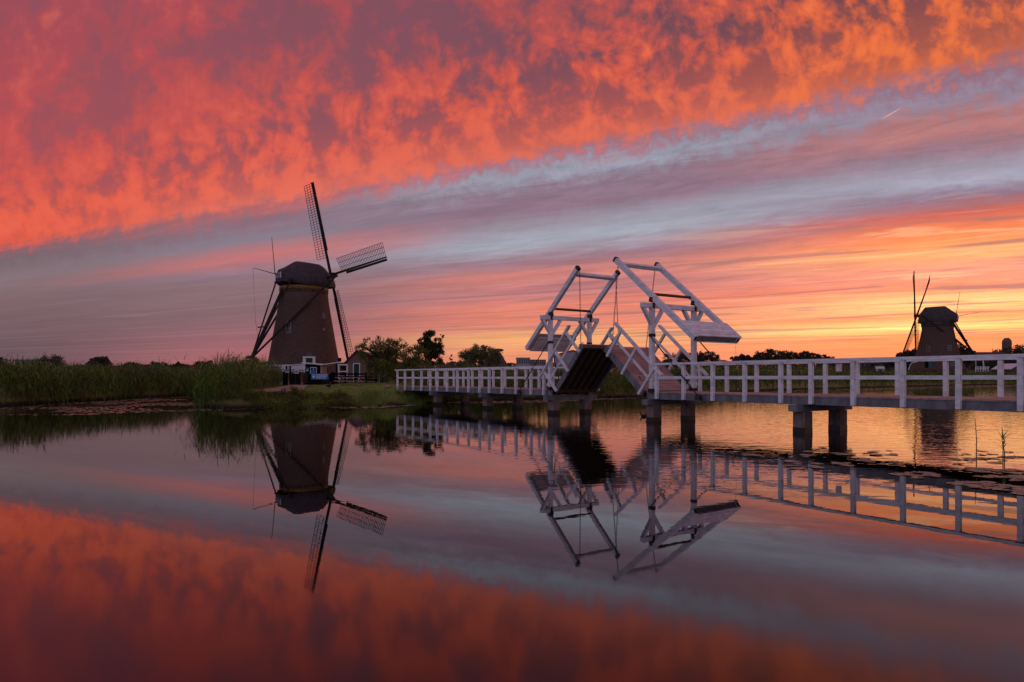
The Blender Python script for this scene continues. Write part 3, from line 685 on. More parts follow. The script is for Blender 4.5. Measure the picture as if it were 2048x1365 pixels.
windmill('distant brick windmill seen edge on against the yellow sunset on the right', MC2,
    [(2.6, 6.0), (3.8, 5.7), (5.2, 5.1), (8.0, 4.35), (11, 3.7), (13.0, 3.32), (14.2, 3.36)],
    (-.771, .637, 0), R(8), 13.7, R(45), 4.5, 16.7, CAPR, .84,
    dict(base=P(1949, 711, 162)[:], r=4.3, z=15.4, short=2.6, long=6.6, ls=2.2, lz=16.0),
    [(-1.8, 8.4, .75, 1.2, 'w'), (2.3, 8.5, .75, 1.2, 'w'), (2.9, 4.5, .7, 1.0, 'w')],
    [(-2.2, 4.1, .7, 2.3, 'open'), (-1.35, 4.1, .85, 2.3, 'teal')], 'far', rh=-1,
    poles=[(P(1912, 630, 163), P(1919.5, 584, 163)), (P(1914, 633, 163), P(1959, 625, 163))])
for o in list(bpy.data.objects):
    if o.name.startswith('windmill') and 'group' in o: del o['group']
    if o.name.startswith('windmill'): o['group'] = 'windmills'

# ------------------------------------------------------------------ mill yard
def GP(px, Y, dz=0.0):
    x = (px - 1024) / 1365 * Y; return Vector((x, Y, float(gz(x, Y)) + dz))
def XW(px, Y): return (px - 1024) / 1365 * Y
def ZW(py, Y): return EYE + (753 - py) / 1365 * Y
# black fence
FY = 70; gfz = float(gz(XW(640, FY), FY)); ft = ZW(747, FY)
fe = thing('board_fence', (XW(690, FY), FY, gfz), 'black board fence with open rails in front of the brick barn', 'fence', 'black yard fences')
for i, px in enumerate((668, 690, 711, 732, 752)):
    MB().box((XW(px, FY), FY + .1, gfz - .3), (XW(px, FY), FY + .1, ft + .06), .16, .16).build('fence_post', BLACKW, fe)
rl = MB()
for zt in (0, .3, .6, .92): rl.box((XW(664, FY), FY, ft - .08 - zt), (XW(757, FY), FY, ft - .08 - zt), .04, .16)
rl.build('fence_rails', BLACKW, fe)
fg = thing('entrance_gate', (XW(614, FY), FY, gfz), 'tall black plank gate beside the blue banner at the mill yard entrance', 'gate', 'black yard fences')
bd = MB()
for i in range(26):
    x = XW(567, FY) + i * .192
    if i in (3, 9, 10): continue
    bd.box((x, FY, gfz - .2), (x, FY, ft - random.uniform(0, .1)), .17, .04, up=(0, 1, 0))
bd.build('gate_boards', BLACKW, fg)
for px in (567, 599, 616, 664): MB().box((XW(px, FY), FY + .08, gfz - .3), (XW(px, FY), FY + .08, ft + .15), .18, .18).build('gate_post', BLACKW, fg)
rr = MB()
for i in range(5): rr.box((XW(600, FY), FY - .06, ft - .05 - i * .22), (XW(616, FY), FY - .06, ft - .05 - i * .22), .04, .12)
rr.build('slatted_panel', mat('brown_slats', (.06, .025, .02), .8), fg)
# banner
def text(body, loc, size, m, parent, name='lettering', rot=(R(90), 0, 0), align='LEFT', sx=1.0):
    c = bpy.data.curves.new(name, 'FONT'); c.body = body; c.size = size; c.extrude = .004; c.align_x = align; c.materials.append(m)
    c.space_line = .9; c.offset = size * .015
    o = bpy.data.objects.new(name, c); col.objects.link(o); o.rotation_euler = rot; o.scale = (sx, 1, 1)
    me = bpy.data.meshes.new_from_object(o); me.materials.clear(); me.materials.append(m); bpy.data.objects.remove(o)
    o = bpy.data.objects.new(name, me); col.objects.link(o); o.rotation_euler = rot; o.scale = (sx, 1, 1)
    o.parent = parent; o.location = Vector(loc) - ORG[parent]; return o
BY = FY - .1; bx0, bx1, bz0, bz1 = XW(622.5, BY), XW(657, BY), ZW(759.5, BY), ZW(747.8, BY)
bn = thing('banner', ((bx0+bx1)/2, BY, bz0), 'blue banner with white mill emblem and three lines of lettering on the black fence', 'banner')
MB().ab(bx0, bx1, BY - .02, BY, bz0, bz1).build('banner_cloth', BLUE, bn)
text('MUSEUMMOLEN\nNEDERWAARD\nMUSEUM MILL', (bx0 + .48, BY - .03, bz1 - .19), .175, WTXT, bn, sx=.95)
em = MB(); ex, ez = bx0 + .25, bz0 + .34
em.prism([(ex - .1, BY - .025, ez - .18), (ex + .1, BY - .025, ez - .18), (ex + .055, BY - .025, ez), (ex - .055, BY - .025, ez)], (0, -.006, 0))
for s_ in (-1, 1): em.box((ex - .14*s_, BY - .034, ez - .08), (ex + .14*s_, BY - .034, ez + .2), .005, .04, up=(1, 0, 0))
em.build('mill_emblem', WTXT, bn)
# kiosk hut
KY = 74; kz = float(gz(XW(626, KY), KY)); x0, x1 = XW(611, KY), XW(642, KY)
ki = thing('ticket_hut', ((x0+x1)/2, KY, kz), 'small black wooden hut with a white framed window behind the blue banner', 'hut')
wl = MB(); n = 14
for i in range(n):
    xa = x0 + (x1-x0)*i/n; zt = ZW(727.5 + 2.6*i/n, KY); wl.box((xa + .05, KY, kz - .1), (xa + .05, KY, zt), (x1-x0)/n*.94, .06, up=(0, 1, 0))
wl.ab(x0, x1, KY + .04, KY + 2.6, kz - .1, ZW(730.5, KY)); wl.build('wall', BLACKW, ki)
MB().box((x0 - .35, KY + 1.2, ZW(726, KY)), (x1 + .1, KY + 1.2, ZW(729.5, KY)), 3.0, .13).build('roof', WHITEF, ki)
wd = MB().ab(XW(621.5, KY), XW(633.5, KY), KY - .07, KY - .03, ZW(749, KY), ZW(735.5, KY)).build('window', GLASS, ki)
f_ = MB(); a_, b_, c_, d_ = XW(621.5, KY), XW(633.5, KY), ZW(749, KY), ZW(735.5, KY)
for x in (a_, (a_+b_)/2, b_): f_.box((x, KY - .09, c_), (x, KY - .09, d_), .06, .05)
for z in (c_, d_): f_.box((a_ - .03, KY - .1, z), (b_ + .03, KY - .1, z), .05, .07)
f_.build('window_frame', WHITEF, wd)
MB().ab(a_ + .05, b_ - .1, KY - .15, KY - .135, ZW(747.5, KY), ZW(741.3, KY)).build('window_poster', BLUE, wd)
ps = MB().ab(XW(613, KY), XW(617.5, KY), KY - .07, KY - .05, ZW(742, KY), ZW(736, KY)).build('notice', mat('notice_blue', (.08, .2, .42), .6), ki)
MB().ab(XW(613.3, KY), XW(617.2, KY), KY - .08, KY - .071, ZW(742.6, KY), ZW(741.2, KY)).build('notice_foot', WTXT, ki)
ob = MB()
for i in range(6):
    x = XW(643, KY) + i * .105; ob.box((x, KY - .02, kz), (x, KY - .02, ZW(731, KY)), .1, .05, up=(0, 1, 0))
op = thing('larch_screen', (XW(648, KY), KY, kz), 'orange brown plank screen attached to the right of the black hut', 'screen'); ob.build('planks', ORANGEW, op)
MB().box((XW(642.6, KY), KY - .05, kz), (XW(642.6, KY), KY - .05, ZW(731, KY)), .06, .06).build('corner_strip', WHITEF, op)
def canopy(name, label, pts, posts, dep):
    c = thing(name, (XW(pts[0][0], KY), KY, kz), label, 'canopy', 'flat canopies beside the hut')
    r_ = MB()
    for (xa, ya), (xb, yb) in zip(pts, pts[1:]): r_.box((XW(xa, KY - .4), KY - .4 + dep/2, ZW(ya, KY - .4)), (XW(xb, KY - .4), KY - .4 + dep/2, ZW(yb, KY - .4)), dep, .1)
    r_.build('roof', WHITEF, c)
    for px, py in posts: MB().box((XW(px, KY), KY, kz), (XW(px, KY), KY, ZW(py, KY)), .15, .15).build('canopy_post', BLACKW, c)
canopy('canopy', 'pale flat canopy rising towards the left side of the black hut', [(567, 732), (611, 728.6)], [(580.5, 731), (573, 732)], 1.6)
canopy('canopy', 'pale flat canopy on a dark post between the hut and the brick barn', [(641, 730.2), (679, 724.8)], [(673, 726)], 1.8)
bk = thing('barrel', (XW(677, KY), KY + .4, ZW(724.4, KY)), 'small dark pot standing on the right end of the pale canopy', 'pot')
MB().lathe((XW(677.5, KY), KY + .4, 0), [(ZW(724, KY), .12), (ZW(721, KY), .2), (ZW(717, KY), .19), (ZW(716, KY), .1)], 12).build('pot_body', BLACKW, bk)
# signs
sg = thing('round_sign', (XW(593.5, 69), 69, gfz), 'white square board with a round blue symbol standing left of the hut', 'sign')
sx, sz_ = XW(593.5, 69), ZW(743.5, 69)
MB().ab(sx - .19, sx + .19, 68.96, 68.99, sz_ - .2, sz_ + .2).build('board', WTXT, sg)
MB().prism([(sx + .15*math.cos(q*math.pi/12), 68.95, sz_ + .15*math.sin(q*math.pi/12)) for q in range(24)], (0, -.005, 0)).build('blue_disc', mat('sign_blue', (.02, .06, .28), .6), sg)
MB().box((sx - .05, 68.935, sz_ + .1), (sx + .02, 68.935, sz_ - .06), .005, .035, up=(1, 0, 0)).box((sx + .02, 68.935, sz_ - .05), (sx + .09, 68.935, sz_ - .02), .005, .035, up=(0, 0, 1)).build('white_symbol', WTXT, sg)
MB().box((sx, 69.02, gfz), (sx, 69.02, sz_), .06, .06).build('sign_post', BLACKW, sg)
sg = thing('lantern_sign', (XW(575, 69), 69, gfz), 'small grey notice board hanging near the left end of the black gate', 'sign')
sx, sz_ = XW(575, 69), ZW(741.5, 69)
MB().ab(sx - .16, sx + .16, 68.96, 68.99, sz_ - .17, sz_ + .15).build('board', mat('notice_grey', (.16, .16, .24), .6), sg)
MB().ab(sx - .17, sx + .17, 68.94, 68.955, sz_ - .2, sz_ - .13).build('board_foot', WTXT, sg)
MB().box((sx, 69.02, gfz), (sx, 69.02, sz_), .05, .05).build('sign_post', BLACKW, sg)
# white fences behind
WY = 88; wz = float(gz(XW(560, WY), WY))
wf = thing('white_fence', (XW(560, WY), WY, wz), 'white wooden fence of horizontal boards below the large mill', 'fence')
for px in (513, 540, 566, 592): MB().box((XW(px, WY), WY, wz), (XW(px, WY), WY, ZW(730.5, WY)), .16, .16).build('fence_post', WHITEF, wf)
m_ = MB()
for py in (731.3, 738.3, 743): m_.box((XW(511, WY), WY - .1, ZW(py, WY)), (XW(606, WY), WY - .1, ZW(py, WY)), .05, .2)
m_.build('fence_rails', WHITEF, wf)
wb = thing('boarded_side_wall', (XW(592, 86), 86, wz), 'long whitewashed board screen under the canopy left of the hut', 'screen')
m_ = MB()
for i in range(5): m_.box((XW(549 + i*4, 86), 86, ZW(731.5 + i*1.55, 86)), (XW(609, 86), 86, ZW(731.8 + i*1.6, 86)), .05, .085)
m_.build('boards', WHITEF, wb)
wg = thing('white_gate_frame', (XW(686, 86), 86, wz), 'open white rectangular timber frame left of the brick barn', 'frame')
m_ = MB(); a_, b_, c_, d_ = XW(677.5, 86), XW(694.5, 86), ZW(743.5, 86), ZW(730, 86)
for x in (a_, b_): m_.box((x, 86, c_ - .1), (x, 86, d_), .16, .12)
m_.box((a_ - .1, 85.9, d_), (b_ + .1, 85.9, d_), .1, .16); m_.box((a_, 85.95, c_), (b_, 85.95, c_), .1, .12)
m_.box((a_, 86.05, c_ - 1.2), (a_, 86.05, c_), .12, .1); m_.box((b_, 86.05, c_ - 1.2), (b_, 86.05, c_), .12, .1)
m_.build('frame_timbers', WHITEF, wg)
# brick barn
HY = 90; hz = float(gz(XW(715, HY), HY)) - .3
ba = thing('brick_barn', (XW(715, HY), HY, hz), 'brick barn with a steep gable and a dark green door in a white frame', 'barn')
e0, e1, ap = XW(694.5, HY), XW(733, HY), (XW(713.5, HY), ZW(703.5, HY))
zl, zr = ZW(723, HY), ZW(723, HY)
MB().prism([(e0, HY, hz), (e1, HY, hz), (e1, HY, zr), (ap[0], HY, ap[1]), (e0, HY, zl)], (0, 7, 0)).build('wall', BRICK2, ba)
MB().ab(e1 + .02, XW(768, HY), HY + 1.5, HY + 6.5, hz, ZW(728, HY)).build('side_wing', BRICK2, ba)
rf = MB(); rf.box((ap[0] + .02, HY + 3.4, ap[1] + .1), (e1 + .3, HY + 3.4, zr - .02), 7.4, .14); rf.box((ap[0] - .02, HY + 3.4, ap[1] + .1), (e0 - .2, HY + 3.4, zl - .12), 7.4, .14)
rf.box((XW(750, HY), HY + 1.2, ZW(728, HY)), (XW(750, HY), HY + 4.2, ZW(714, HY)), XW(770, HY) - XW(733, HY), .14)
rf.build('roof', ROOF, ba)
dr = MB().ab(XW(708, HY), XW(719.3, HY), HY - .1, HY - .04, hz, ZW(728.5, HY)).build('door', DGREEN, ba)
f_ = MB()
for px in (707.3, 719.9): f_.box((XW(px, HY), HY - .12, hz), (XW(px, HY), HY - .12, ZW(728.5, HY)), .11, .08)
f_.box((XW(706.5, HY), HY - .13, ZW(727.6, HY)), (XW(720.7, HY), HY - .13, ZW(727.6, HY)), .08, .12); f_.build('door_frame', WHITEF, dr)
bl = thing('blue_sign', (XW(695, 80), 80, ZW(752, 80)), 'small blue sheet draped behind the black fence near the picnic table', 'sheet')
bx = XW(695, 80); MB().prism([(bx - .35, 80, ZW(751, 80)), (bx + .3, 80, ZW(751.3, 80)), (bx + .2, 80, ZW(754.5, 80)), (bx - .2, 80, ZW(755, 80))], (0, .05, 0)).box((bx, 80.08, hz), (bx, 80.08, ZW(752, 80)), .06, .06).build('sheet', mat('blue_sheet', (.03, .08, .22), .7), bl)
# picnic table
TY = 62; tz = float(gz(XW(700, TY), TY)); tx = XW(700.5, TY)
pt = thing('picnic_table', (tx, TY, tz), 'weathered wooden picnic table with attached benches on the lawn', 'table')
PT = mat('weathered_table', (.32, .22, .20), .85, .4, 5, .3)
for dy, zz, ww in ((0, .76, .75), (-.72, .45, .28), (.72, .45, .28)):
    m_ = MB()
    for q in range(max(1, round(ww / .14))):
        yy = TY + dy - ww/2 + .07 + q * .142; m_.box((tx - 1.28, yy, tz + zz), (tx + 1.28, yy, tz + zz), .13, .05)
    m_.build('table_top' if dy == 0 else 'bench_seat', PT, pt)
for sx in (-1, 1):
    m_ = MB(); x = tx + sx * .85
    for e in (-1, 1): m_.box((x, TY + e * .3, tz + .73), (x, TY + e * .62, tz - .02), .07, .1)
    m_.box((x + .08, TY - .85, tz + .4), (x + .08, TY + .85, tz + .4), .06, .1); m_.box((x + .08, TY - .36, tz + .7), (x + .08, TY + .36, tz + .7), .06, .08)
    m_.build('trestle', PT, pt)
# birds
def bird(name, c, L, hd, m, label, cat, group=None, swim=False, graze=False):
    c = Vector(c); th = thing(name, c[:], label, cat, group); d = Vector((math.cos(hd), math.sin(hd), 0))
    zb = L * (.12 if swim else .42)
    m_ = MB(); k_ = L
    path = [(-.55, .06, .02), (-.45, .03, .07), (-.25, 0, .17), (0, 0, .215), (.2, .02, .19), (.33, .08, .12)]
    path += [(.42, .12, .085), (.50, .02, .07), (.57, -.14, .06), (.6, -.26, .085), (.68, -.30, .07), (.78, -.34, .02)] if graze else [(.4, .2, .08), (.43, .32, .065), (.46, .42, .085), (.55, .43, .075), (.66, .40, .02)]
    m_.tube([c + d * (a_ * k_) + Vector((0, 0, zb + b_ * k_)) for a_, b_, r_ in path], [r_ * k_ for *_, r_ in path], 10)
    b_ = m_.build('body', m, th, True)
    w_ = MB(); sd = Vector((-d.y, d.x, 0))
    for e in (-1, 1): w_.ell(c + sd * (e * .17 * k_) + d * (-.1 * k_) + Vector((0, 0, zb + .03 * k_)), .36 * k_, .06 * k_, .13 * k_, 10, 6, hd)
    w_.build('wings', m, th, True)
    if not swim:
        for e in (-1, 1): MB().tube([c + sd * (e * .08 * k_) + Vector((0, 0, zb - .1 * k_)), c + sd * (e * .08 * k_) + Vector((0, 0, .01)), c + sd * (e * .08 * k_) + d * .1 * k_ + Vector((0, 0, .005))], .02 * k_, 5).build('leg', RUST, th)
bird('goose', GP(776, 51), .72, 2.5, FEATHER, 'brown grey goose grazing on the path beside the left end of the footbridge', 'goose', graze=True)
bird('duck', GP(658, 50.5), .55, 1.2, DUCKM, 'dark duck standing on the lawn between the path and the picnic table', 'duck')
bird('duck', (XW(1288, 30.6), 30.6, 0), .34, 2.9, DUCKM, 'dark duck swimming left of the right drawbridge piles, the left one of two', 'duck', 'swimming ducks', True)
bird('duck', (XW(1299, 29.7), 29.7, 0), .34, 3.3, DUCKM, 'dark duck swimming close to the right drawbridge pile, the right one of two', 'duck', 'swimming ducks', True)

# ------------------------------------------------------------------ far buildings
def house(name, label, cat, px0, px1, Y, ytop, yeave, wallm, roofm, dep=8, kind_='hip', wins=0, grp=None, pxr=None, wy=None):
    x0, x1 = XW(px0, Y), XW(px1, Y); zg = float(gz((x0+x1)/2, Y)) - .5; ze, zt = ZW(yeave, Y), ZW(ytop, Y)
    th = thing(name, ((x0+x1)/2, Y, zg), label, cat, grp)
    if kind_ == 'flat':
        MB().ab(x0, x1, Y, Y + dep, zg, zt - .3).build('wall', wallm, th); MB().ab(x0 - .3, x1 + .3, Y - .3, Y + dep + .3, zt - .3, zt).build('roof', wallm, th)
    elif kind_ == 'gable':
        xm = (x0 + x1) / 2; MB().prism([(x0, Y, zg), (x1, Y, zg), (x1, Y, ze), (xm, Y, zt - .1), (x0, Y, ze)], (0, dep, 0)).build('wall', wallm, th)
        MB().box((xm, Y + dep/2, zt), (x1 + .5, Y + dep/2, ze), dep + .8, .25).box((xm, Y + dep/2, zt), (x0 - .5, Y + dep/2, ze), dep + .8, .25).build('roof', roofm, th)
    else:
        MB().ab(x0 + .3, x1 - .3, Y + .3, Y + dep - .3, zg, ze).build('wall', wallm, th)
        i_ = (x1 - x0) * .12 if pxr is None else XW(pxr, Y) - x0
        V = [(x0, Y, ze), (x1, Y, ze), (x1, Y + dep, ze), (x0, Y + dep, ze)]; T = [(x0 + i_, Y + dep*.45, zt), (x1 - (x1-x0)*.05, Y + dep*.45, zt), (x1 - (x1-x0)*.05, Y + dep*.55, zt), (x0 + i_, Y + dep*.55, zt)]
        MB().loft([V, T]).build('roof', roofm, th)
    for i in range(wins):
        xa = x0 + (x1 - x0) * (i + .5) / wins; h_ = (ze - zg) * .25; zz = ZW(wy, Y) if wy else zg + (ze - zg) * .62
        w_ = MB().ab(xa - (x1-x0)/wins*.3, xa + (x1-x0)/wins*.3, Y - .12, Y - .03, zz - h_/2, zz + h_/2).build('window', GLASS, th)
    return th
house('office_block', 'pale flat roofed block on the horizon behind the left end of the drawbridge', 'building', 1033, 1060, 420, 715.5, 718, CONC, CONC, 25, 'flat', 6, 'far flat roofed blocks', wy=723)
house('office_block', 'lower grey flat roofed block on the horizon right beside the pale block', 'building', 1058, 1092, 430, 719.5, 722, CONC, ROOF, 25, 'flat', 8, 'far flat roofed blocks', wy=725)
house('hangar', 'wide pale hall with a shallow gable seen behind the raised left bridge leaf', 'hall', 1118, 1172, 240, 701, 709, CONC, ROOF, 30, 'gable')
house('factory', 'long low factory on the far left horizon beside a round tree', 'building', 30, 80, 430, 719, 721, CONC, ROOFB, 25, 'flat', 12, wy=725)
cr_ = thing('crane', (XW(45, 430), 432, 5), 'thin slanting crane jib rising above the far left factory roof', 'crane'); MB().tube([P(43, 722, 432), P(47.5, 711.5, 432)], [.5, .3], 5).build('jib', CONC, cr_)
MB().ab(XW(42, 432), XW(45, 432), 431, 434, ZW(722, 432), ZW(719, 432)).build('crane_cab', CONC, cr_)
house('house', 'house with a steep dark blue roof half hidden by trees on the left horizon', 'house', 168, 200, 260, 713.5, 729, FARB, ROOFB, 9, 'hip', 0, pxr=177)
house('house', 'small house with a dark roof peeping out left of the large mill', 'house', 524, 540, 190, 721.5, 727, FARB, ROOF, 8, 'hip', 2, pxr=526, wy=731)
house('farmhouse', 'long dark roofed farmhouse in front of the trees at the right edge', 'house', 1955, 2030, 230, 703.5, 712, FARB, ROOF, 12, 'hip', 6, pxr=1959, wy=722)
house('house', 'low grey bungalow with white windows left of the distant mill', 'house', 1716, 1752, 190, 724, 728, FARB, ROOF, 9, 'hip', 4, wy=731)
house('shed', 'small brown shed behind the white bench left of the distant mill', 'shed', 1754, 1768, 188, 725, 728, FARB, ROOF, 5, 'gable', 1, wy=732)
house('shed', 'small pale gabled roof low in the grass at the right edge', 'shed', 2022, 2052, 170, 728, 739, FARB, WHITEF, 6, 'gable')
tb = thing('apartment_tower', (XW(2020, 600), 600, 2), 'tall rounded tower block rising above the trees at the right edge', 'tower')
MB().lathe((XW(2020, 600), 604, 0), [(0, 3.7), (ZW(684, 600), 3.7), (ZW(680, 600), 3.2), (ZW(677, 600), 1.9), (ZW(676, 600), 1.8)], 12).build('tower_body', FARB, tb)
m_ = MB()
for i in range(9): m_.lathe((XW(2020, 600), 604, 0), [(ZW(704 - i*2.2, 600), 3.76), (ZW(703.2 - i*2.2, 600), 3.76)], 12)
m_.build('window_bands', GLASS, tb)
# second thatched mill stump
ms = thing('mill_stump', (XW(992, 175), 175, 1), 'dark thatched tapering mill body with a rounded cap partly behind a bush', 'windmill'); mx = XW(990.5, 175)
MB().lathe((mx, 175, 0), [(1, 4.3), (ZW(735, 175), 3.7), (ZW(722, 175), 2.6), (ZW(708, 175), 1.25), (ZW(706, 175), 1.2)], 8).build('body', THATCH, ms)
MB().box((mx, 175, ZW(706, 175)), (mx, 175, ZW(703, 175)), 1.3, 1.0).build('neck', SPAR, ms)
MB().ell((mx + .7, 175, ZW(700.8, 175)), 1.5, 1.0, .42, 14, 8).build('cap', THATCH, ms, True)
MB().tube([P(984, 703, 175), P(975, 696, 175)], .06, 5).build('beam', SPAR, ms)
# white benches and fences by the distant mill
def bench(label, px0, px1, Y, y0, y1):
    x0, x1 = XW(px0, Y), XW(px1, Y); th = thing('bench', ((x0+x1)/2, Y, ZW(y1, Y)), label, 'bench', 'white benches near the distant mill')
    MB().box((x0, Y + .2, ZW(y0, Y)), (x1, Y + .2, ZW(y0, Y)), .06, .25).box((x0, Y + .16, ZW((y0*2+y1)/3, Y)), (x1, Y + .16, ZW((y0*2+y1)/3, Y)), .06, .2).build('backrest', WHITEF, th)
    MB().box((x0, Y - .15, ZW((y0+y1*2)/3, Y)), (x1, Y - .15, ZW((y0+y1*2)/3, Y)), .5, .1).build('seat', WHITEF, th)
    for x in (x0 + .3, x1 - .3): MB().box((x, Y, ZW(y1 + 3, Y)), (x, Y, ZW(y0, Y)), .12, .5).build('leg', WHITEF, th)
bench('white bench on the grass left of the distant mill', 1751.5, 1769.5, 150, 734.5, 740)
wf = thing('picket_fence', (XW(1962, 152), 152, ZW(741, 152)), 'low white fence beside the tail pole of the distant mill', 'fence')
for px in range(1951, 1980, 5): MB().box((XW(px, 152), 152, ZW(744, 152)), (XW(px, 152), 152, ZW(733.5, 152)), .12, .12).build('fence_post', WHITEF, wf)
MB().box((XW(1951, 152), 151.9, ZW(734.5, 152)), (XW(1978, 152), 151.9, ZW(734.5, 152)), .05, .16).box((XW(1951, 152), 151.9, ZW(738, 152)), (XW(1976, 152), 151.9, ZW(738, 152)), .05, .16).build('fence_rails', WHITEF, wf)
tp = thing('trestle_post', (XW(1968, 158), 158, ZW(741, 158)), 'white leaning timber prop standing right behind the low white fence', 'prop')
MB().box(P(1965, 716, 158), P(1968, 740, 158), .2, .2).box(P(1951, 716, 158), P(1952, 741, 158), .1, .1).build('prop_timbers', WHITEF, tp)
wl = thing('curved_handrail', (XW(1822, 150), 150, ZW(740, 150)), 'thin white curved rail left of the distant mill door', 'rail')
MB().tube([P(1817, 740, 150), P(1820, 731, 150), P(1824, 726, 150), P(1834, 724, 150)], .09, 5).build('rail', WHITEF, wl)

# ------------------------------------------------------------------ trees and bushes
def tree(name, label, cat, px, Y, blobs, n, ls, leafm, group=None, trunk=.2, zt=None, lim=True, seed=1):
    """blobs: (px,py,rx_px,ry_px) measured outline masses, turned into real sized clumps with depth"""
    rg = np.random.default_rng(seed); x = XW(px, Y); zg = float(gz(x, Y)); th = thing(name, (x, Y, zg), label, cat, group)
    k_ = Y / 1365; sub = []
    if Y > 120: blobs = blobs + [(bx, by + ry * 1.3, rx * 1.05, ry * 1.2) for bx, by, rx, ry in blobs]
    for bx, by, rx, ry in blobs:
        c = np.array(P(bx, by, Y)); rx_, rz_ = rx * k_, ry * k_; m_ = max(5, int(rx * ry / 14)) if Y < 120 else 7 + int(rx * ry / 5)
        for i in range(m_):
            d = rg.normal(size=3); d /= np.linalg.norm(d); d *= rg.uniform(.25, 1.0) ** .5
            sub.append((c + d * np.array([rx_, rx_ * .9, rz_]), (rg.uniform(.3, .62) if Y < 120 else rg.uniform(.35, .75)) * min(rx_, rz_), rg.uniform(.4, 1)))
    tr = MB(); top = Vector((x, Y, zg)); hz_ = max(s_[0][2] for s_ in sub); zf = zg + (hz_ - zg) * .3
    if trunk:
        tr.tube([(x, Y, zg - .2), (x + .1, Y, zf), (x - .05, Y + .05, zg + (hz_ - zg) * .75)], [trunk, trunk * .8, trunk * .3], 8)
        if lim:
            for s_, r_, _ in sub[::2]:
                q = Vector((x, Y, zf + random.uniform(0, (hz_ - zg) * .3))); e = Vector(s_); tr.tube([q, q.lerp(e, .55) + Vector((0, 0, .1)), e], [trunk * .32, trunk * .2, .02], 5)
        tr.build('trunk', BARK, th, True)
    wts = np.array([s_[1] ** 2 * s_[2] for s_ in sub]); wts /= wts.sum(); ch = rg.choice(len(sub), n, p=wts)
    C_ = np.array([s_[0] for s_ in sub])[ch]; Rr = np.array([s_[1] for s_ in sub])[ch]
    d = rg.normal(size=(n, 3)); d /= np.linalg.norm(d, axis=1)[:, None]
    pos = C_ + d * (Rr * rg.uniform(.02, 1.25, n) ** .7)[:, None] * np.array([1.1, 1.1, .85])
    pos[:, 2] = np.maximum(pos[:, 2], zg + .05)
    a_ = rg.normal(size=(n, 3)); a_ /= np.linalg.norm(a_, axis=1)[:, None]; b_ = np.cross(a_, rg.normal(size=(n, 3))); b_ /= np.linalg.norm(b_, axis=1)[:, None]
    sz_ = ls * rg.uniform(.5, 1.2, n)[:, None]
    V = np.stack([pos - a_*sz_, pos + b_*sz_*.55, pos + a_*sz_, pos - b_*sz_*.55], 1).reshape(-1, 3)
    quads('crown', V, np.arange(4 * n).reshape(n, 4), leafm, th)
    return th
tree('tree', 'broad leafy tree in front of the brick barn', 'tree', 763, 66, [(738,688,18,12),(725,700,18,12),(715,697,12,8),(760,681,16,9),(780,690,20,14),(800,690,16,12),(765,705,26,16),(790,712,20,18),(735,716,14,12),(745,729,15,10),(770,730,30,16),(752,742,20,14),(785,745,28,20),(806,745,16,18),(812,700,10,10)], 15000, .085, LEAFA, 'leafy trees beside the mill yard', .2, seed=3)
tree('bush', 'dense olive green bush between the two leafy trees', 'bush', 832, 62, [(822,712,16,18),(838,705,14,14),(826,735,22,18),(846,728,14,18),(812,750,12,10),(850,750,20,14)], 11000, .075, LEAFA, None, .12, lim=False, seed=4)
tree('tree', 'tallest dark tree with a visible trunk right of the olive bush', 'tree', 856, 74, [(862,676,16,12),(850,688,16,12),(842,682,8,7),(878,684,10,9),(868,700,18,14),(878,712,11,13),(858,716,10,8),(872,727,14,7),(884,672,4,4),(851,668,5,5),(868,665,7,4)], 11000, .085, LEAFB, 'leafy trees beside the mill yard', .24, seed=5)
tree('willow', 'rounded grey green willow bush behind the left footbridge railing', 'bush', 962, 82, [(960,705,22,14),(940,715,18,16),(980,712,20,16),(955,725,32,12),(985,728,20,10),(928,728,14,10),(952,693,8,6),(970,695,8,6)], 12000, .11, LEAFW, None, .15, lim=False, seed=6)
for i, (px, Y, bl, lab) in enumerate([(922, 70, [(922,728,9,7),(914,733,9,8),(932,733,8,8)], 'ragged low shrub left of the rounded willow bush'), (903, 68, [(902,716,2.5,8),(903,730,5,8),(896,736,9,8)], 'slender young shrub with a thin top right of the tallest tree'), (880, 60, [(866,742,12,8),(885,742,12,8),(900,744,10,8)], 'low mass of pale shrubs right behind the left end of the footbridge')]):
    tree('shrub', lab, 'shrub', px, Y, bl, 2600, .08, LEAFW, 'low shrubs behind the footbridge', 0, seed=10 + i)
far = [(5, 330, [(2,722,10,6),(-8,722,10,7)], 'tree cut off by the far left edge of the horizon'),
 (103, 300, [(103,717,14,8),(92,721,12,7),(115,720,12,8),(103,725,20,6)], 'broad round dark tree beside the long factory on the left horizon'),
 (203, 250, [(196,721,8,6),(208,720,9,6),(186,723,8,5),(213,724,7,5)], 'round dark tree hiding the blue roofed house'),
 (266, 300, [(266,728,12,3),(255,730,10,3)], 'flat low tree on the left horizon between two taller ones'),
 (315, 280, [(312,728,10,4),(325,729,9,4),(300,731,8,3)], 'low rounded tree in the middle of the left horizon'),
 (356, 260, [(356,728,3,4),(350,731,6,2.5),(362,731,5,2.5)], 'thin small tree with a pointed top on the left horizon'),
 (408, 250, [(405,727,12,4),(418,727,9,4),(394,729,9,4)], 'low spreading tree just left of the large mill reeds'),
 (515, 150, [(507,722,9,6),(515,727,6,6)], 'dark round bush at the foot of the mill tail pole')]
for i, (px, Y, bl, lab) in enumerate(far):
    tree('tree' if i < 7 else 'bush', lab, 'tree' if i < 7 else 'bush', px, Y, bl, 2600, .0013 * Y, LEAFF, 'dark trees on the left horizon' if i < 7 else None, .25 if i < 7 else 0, lim=False, seed=20 + i)
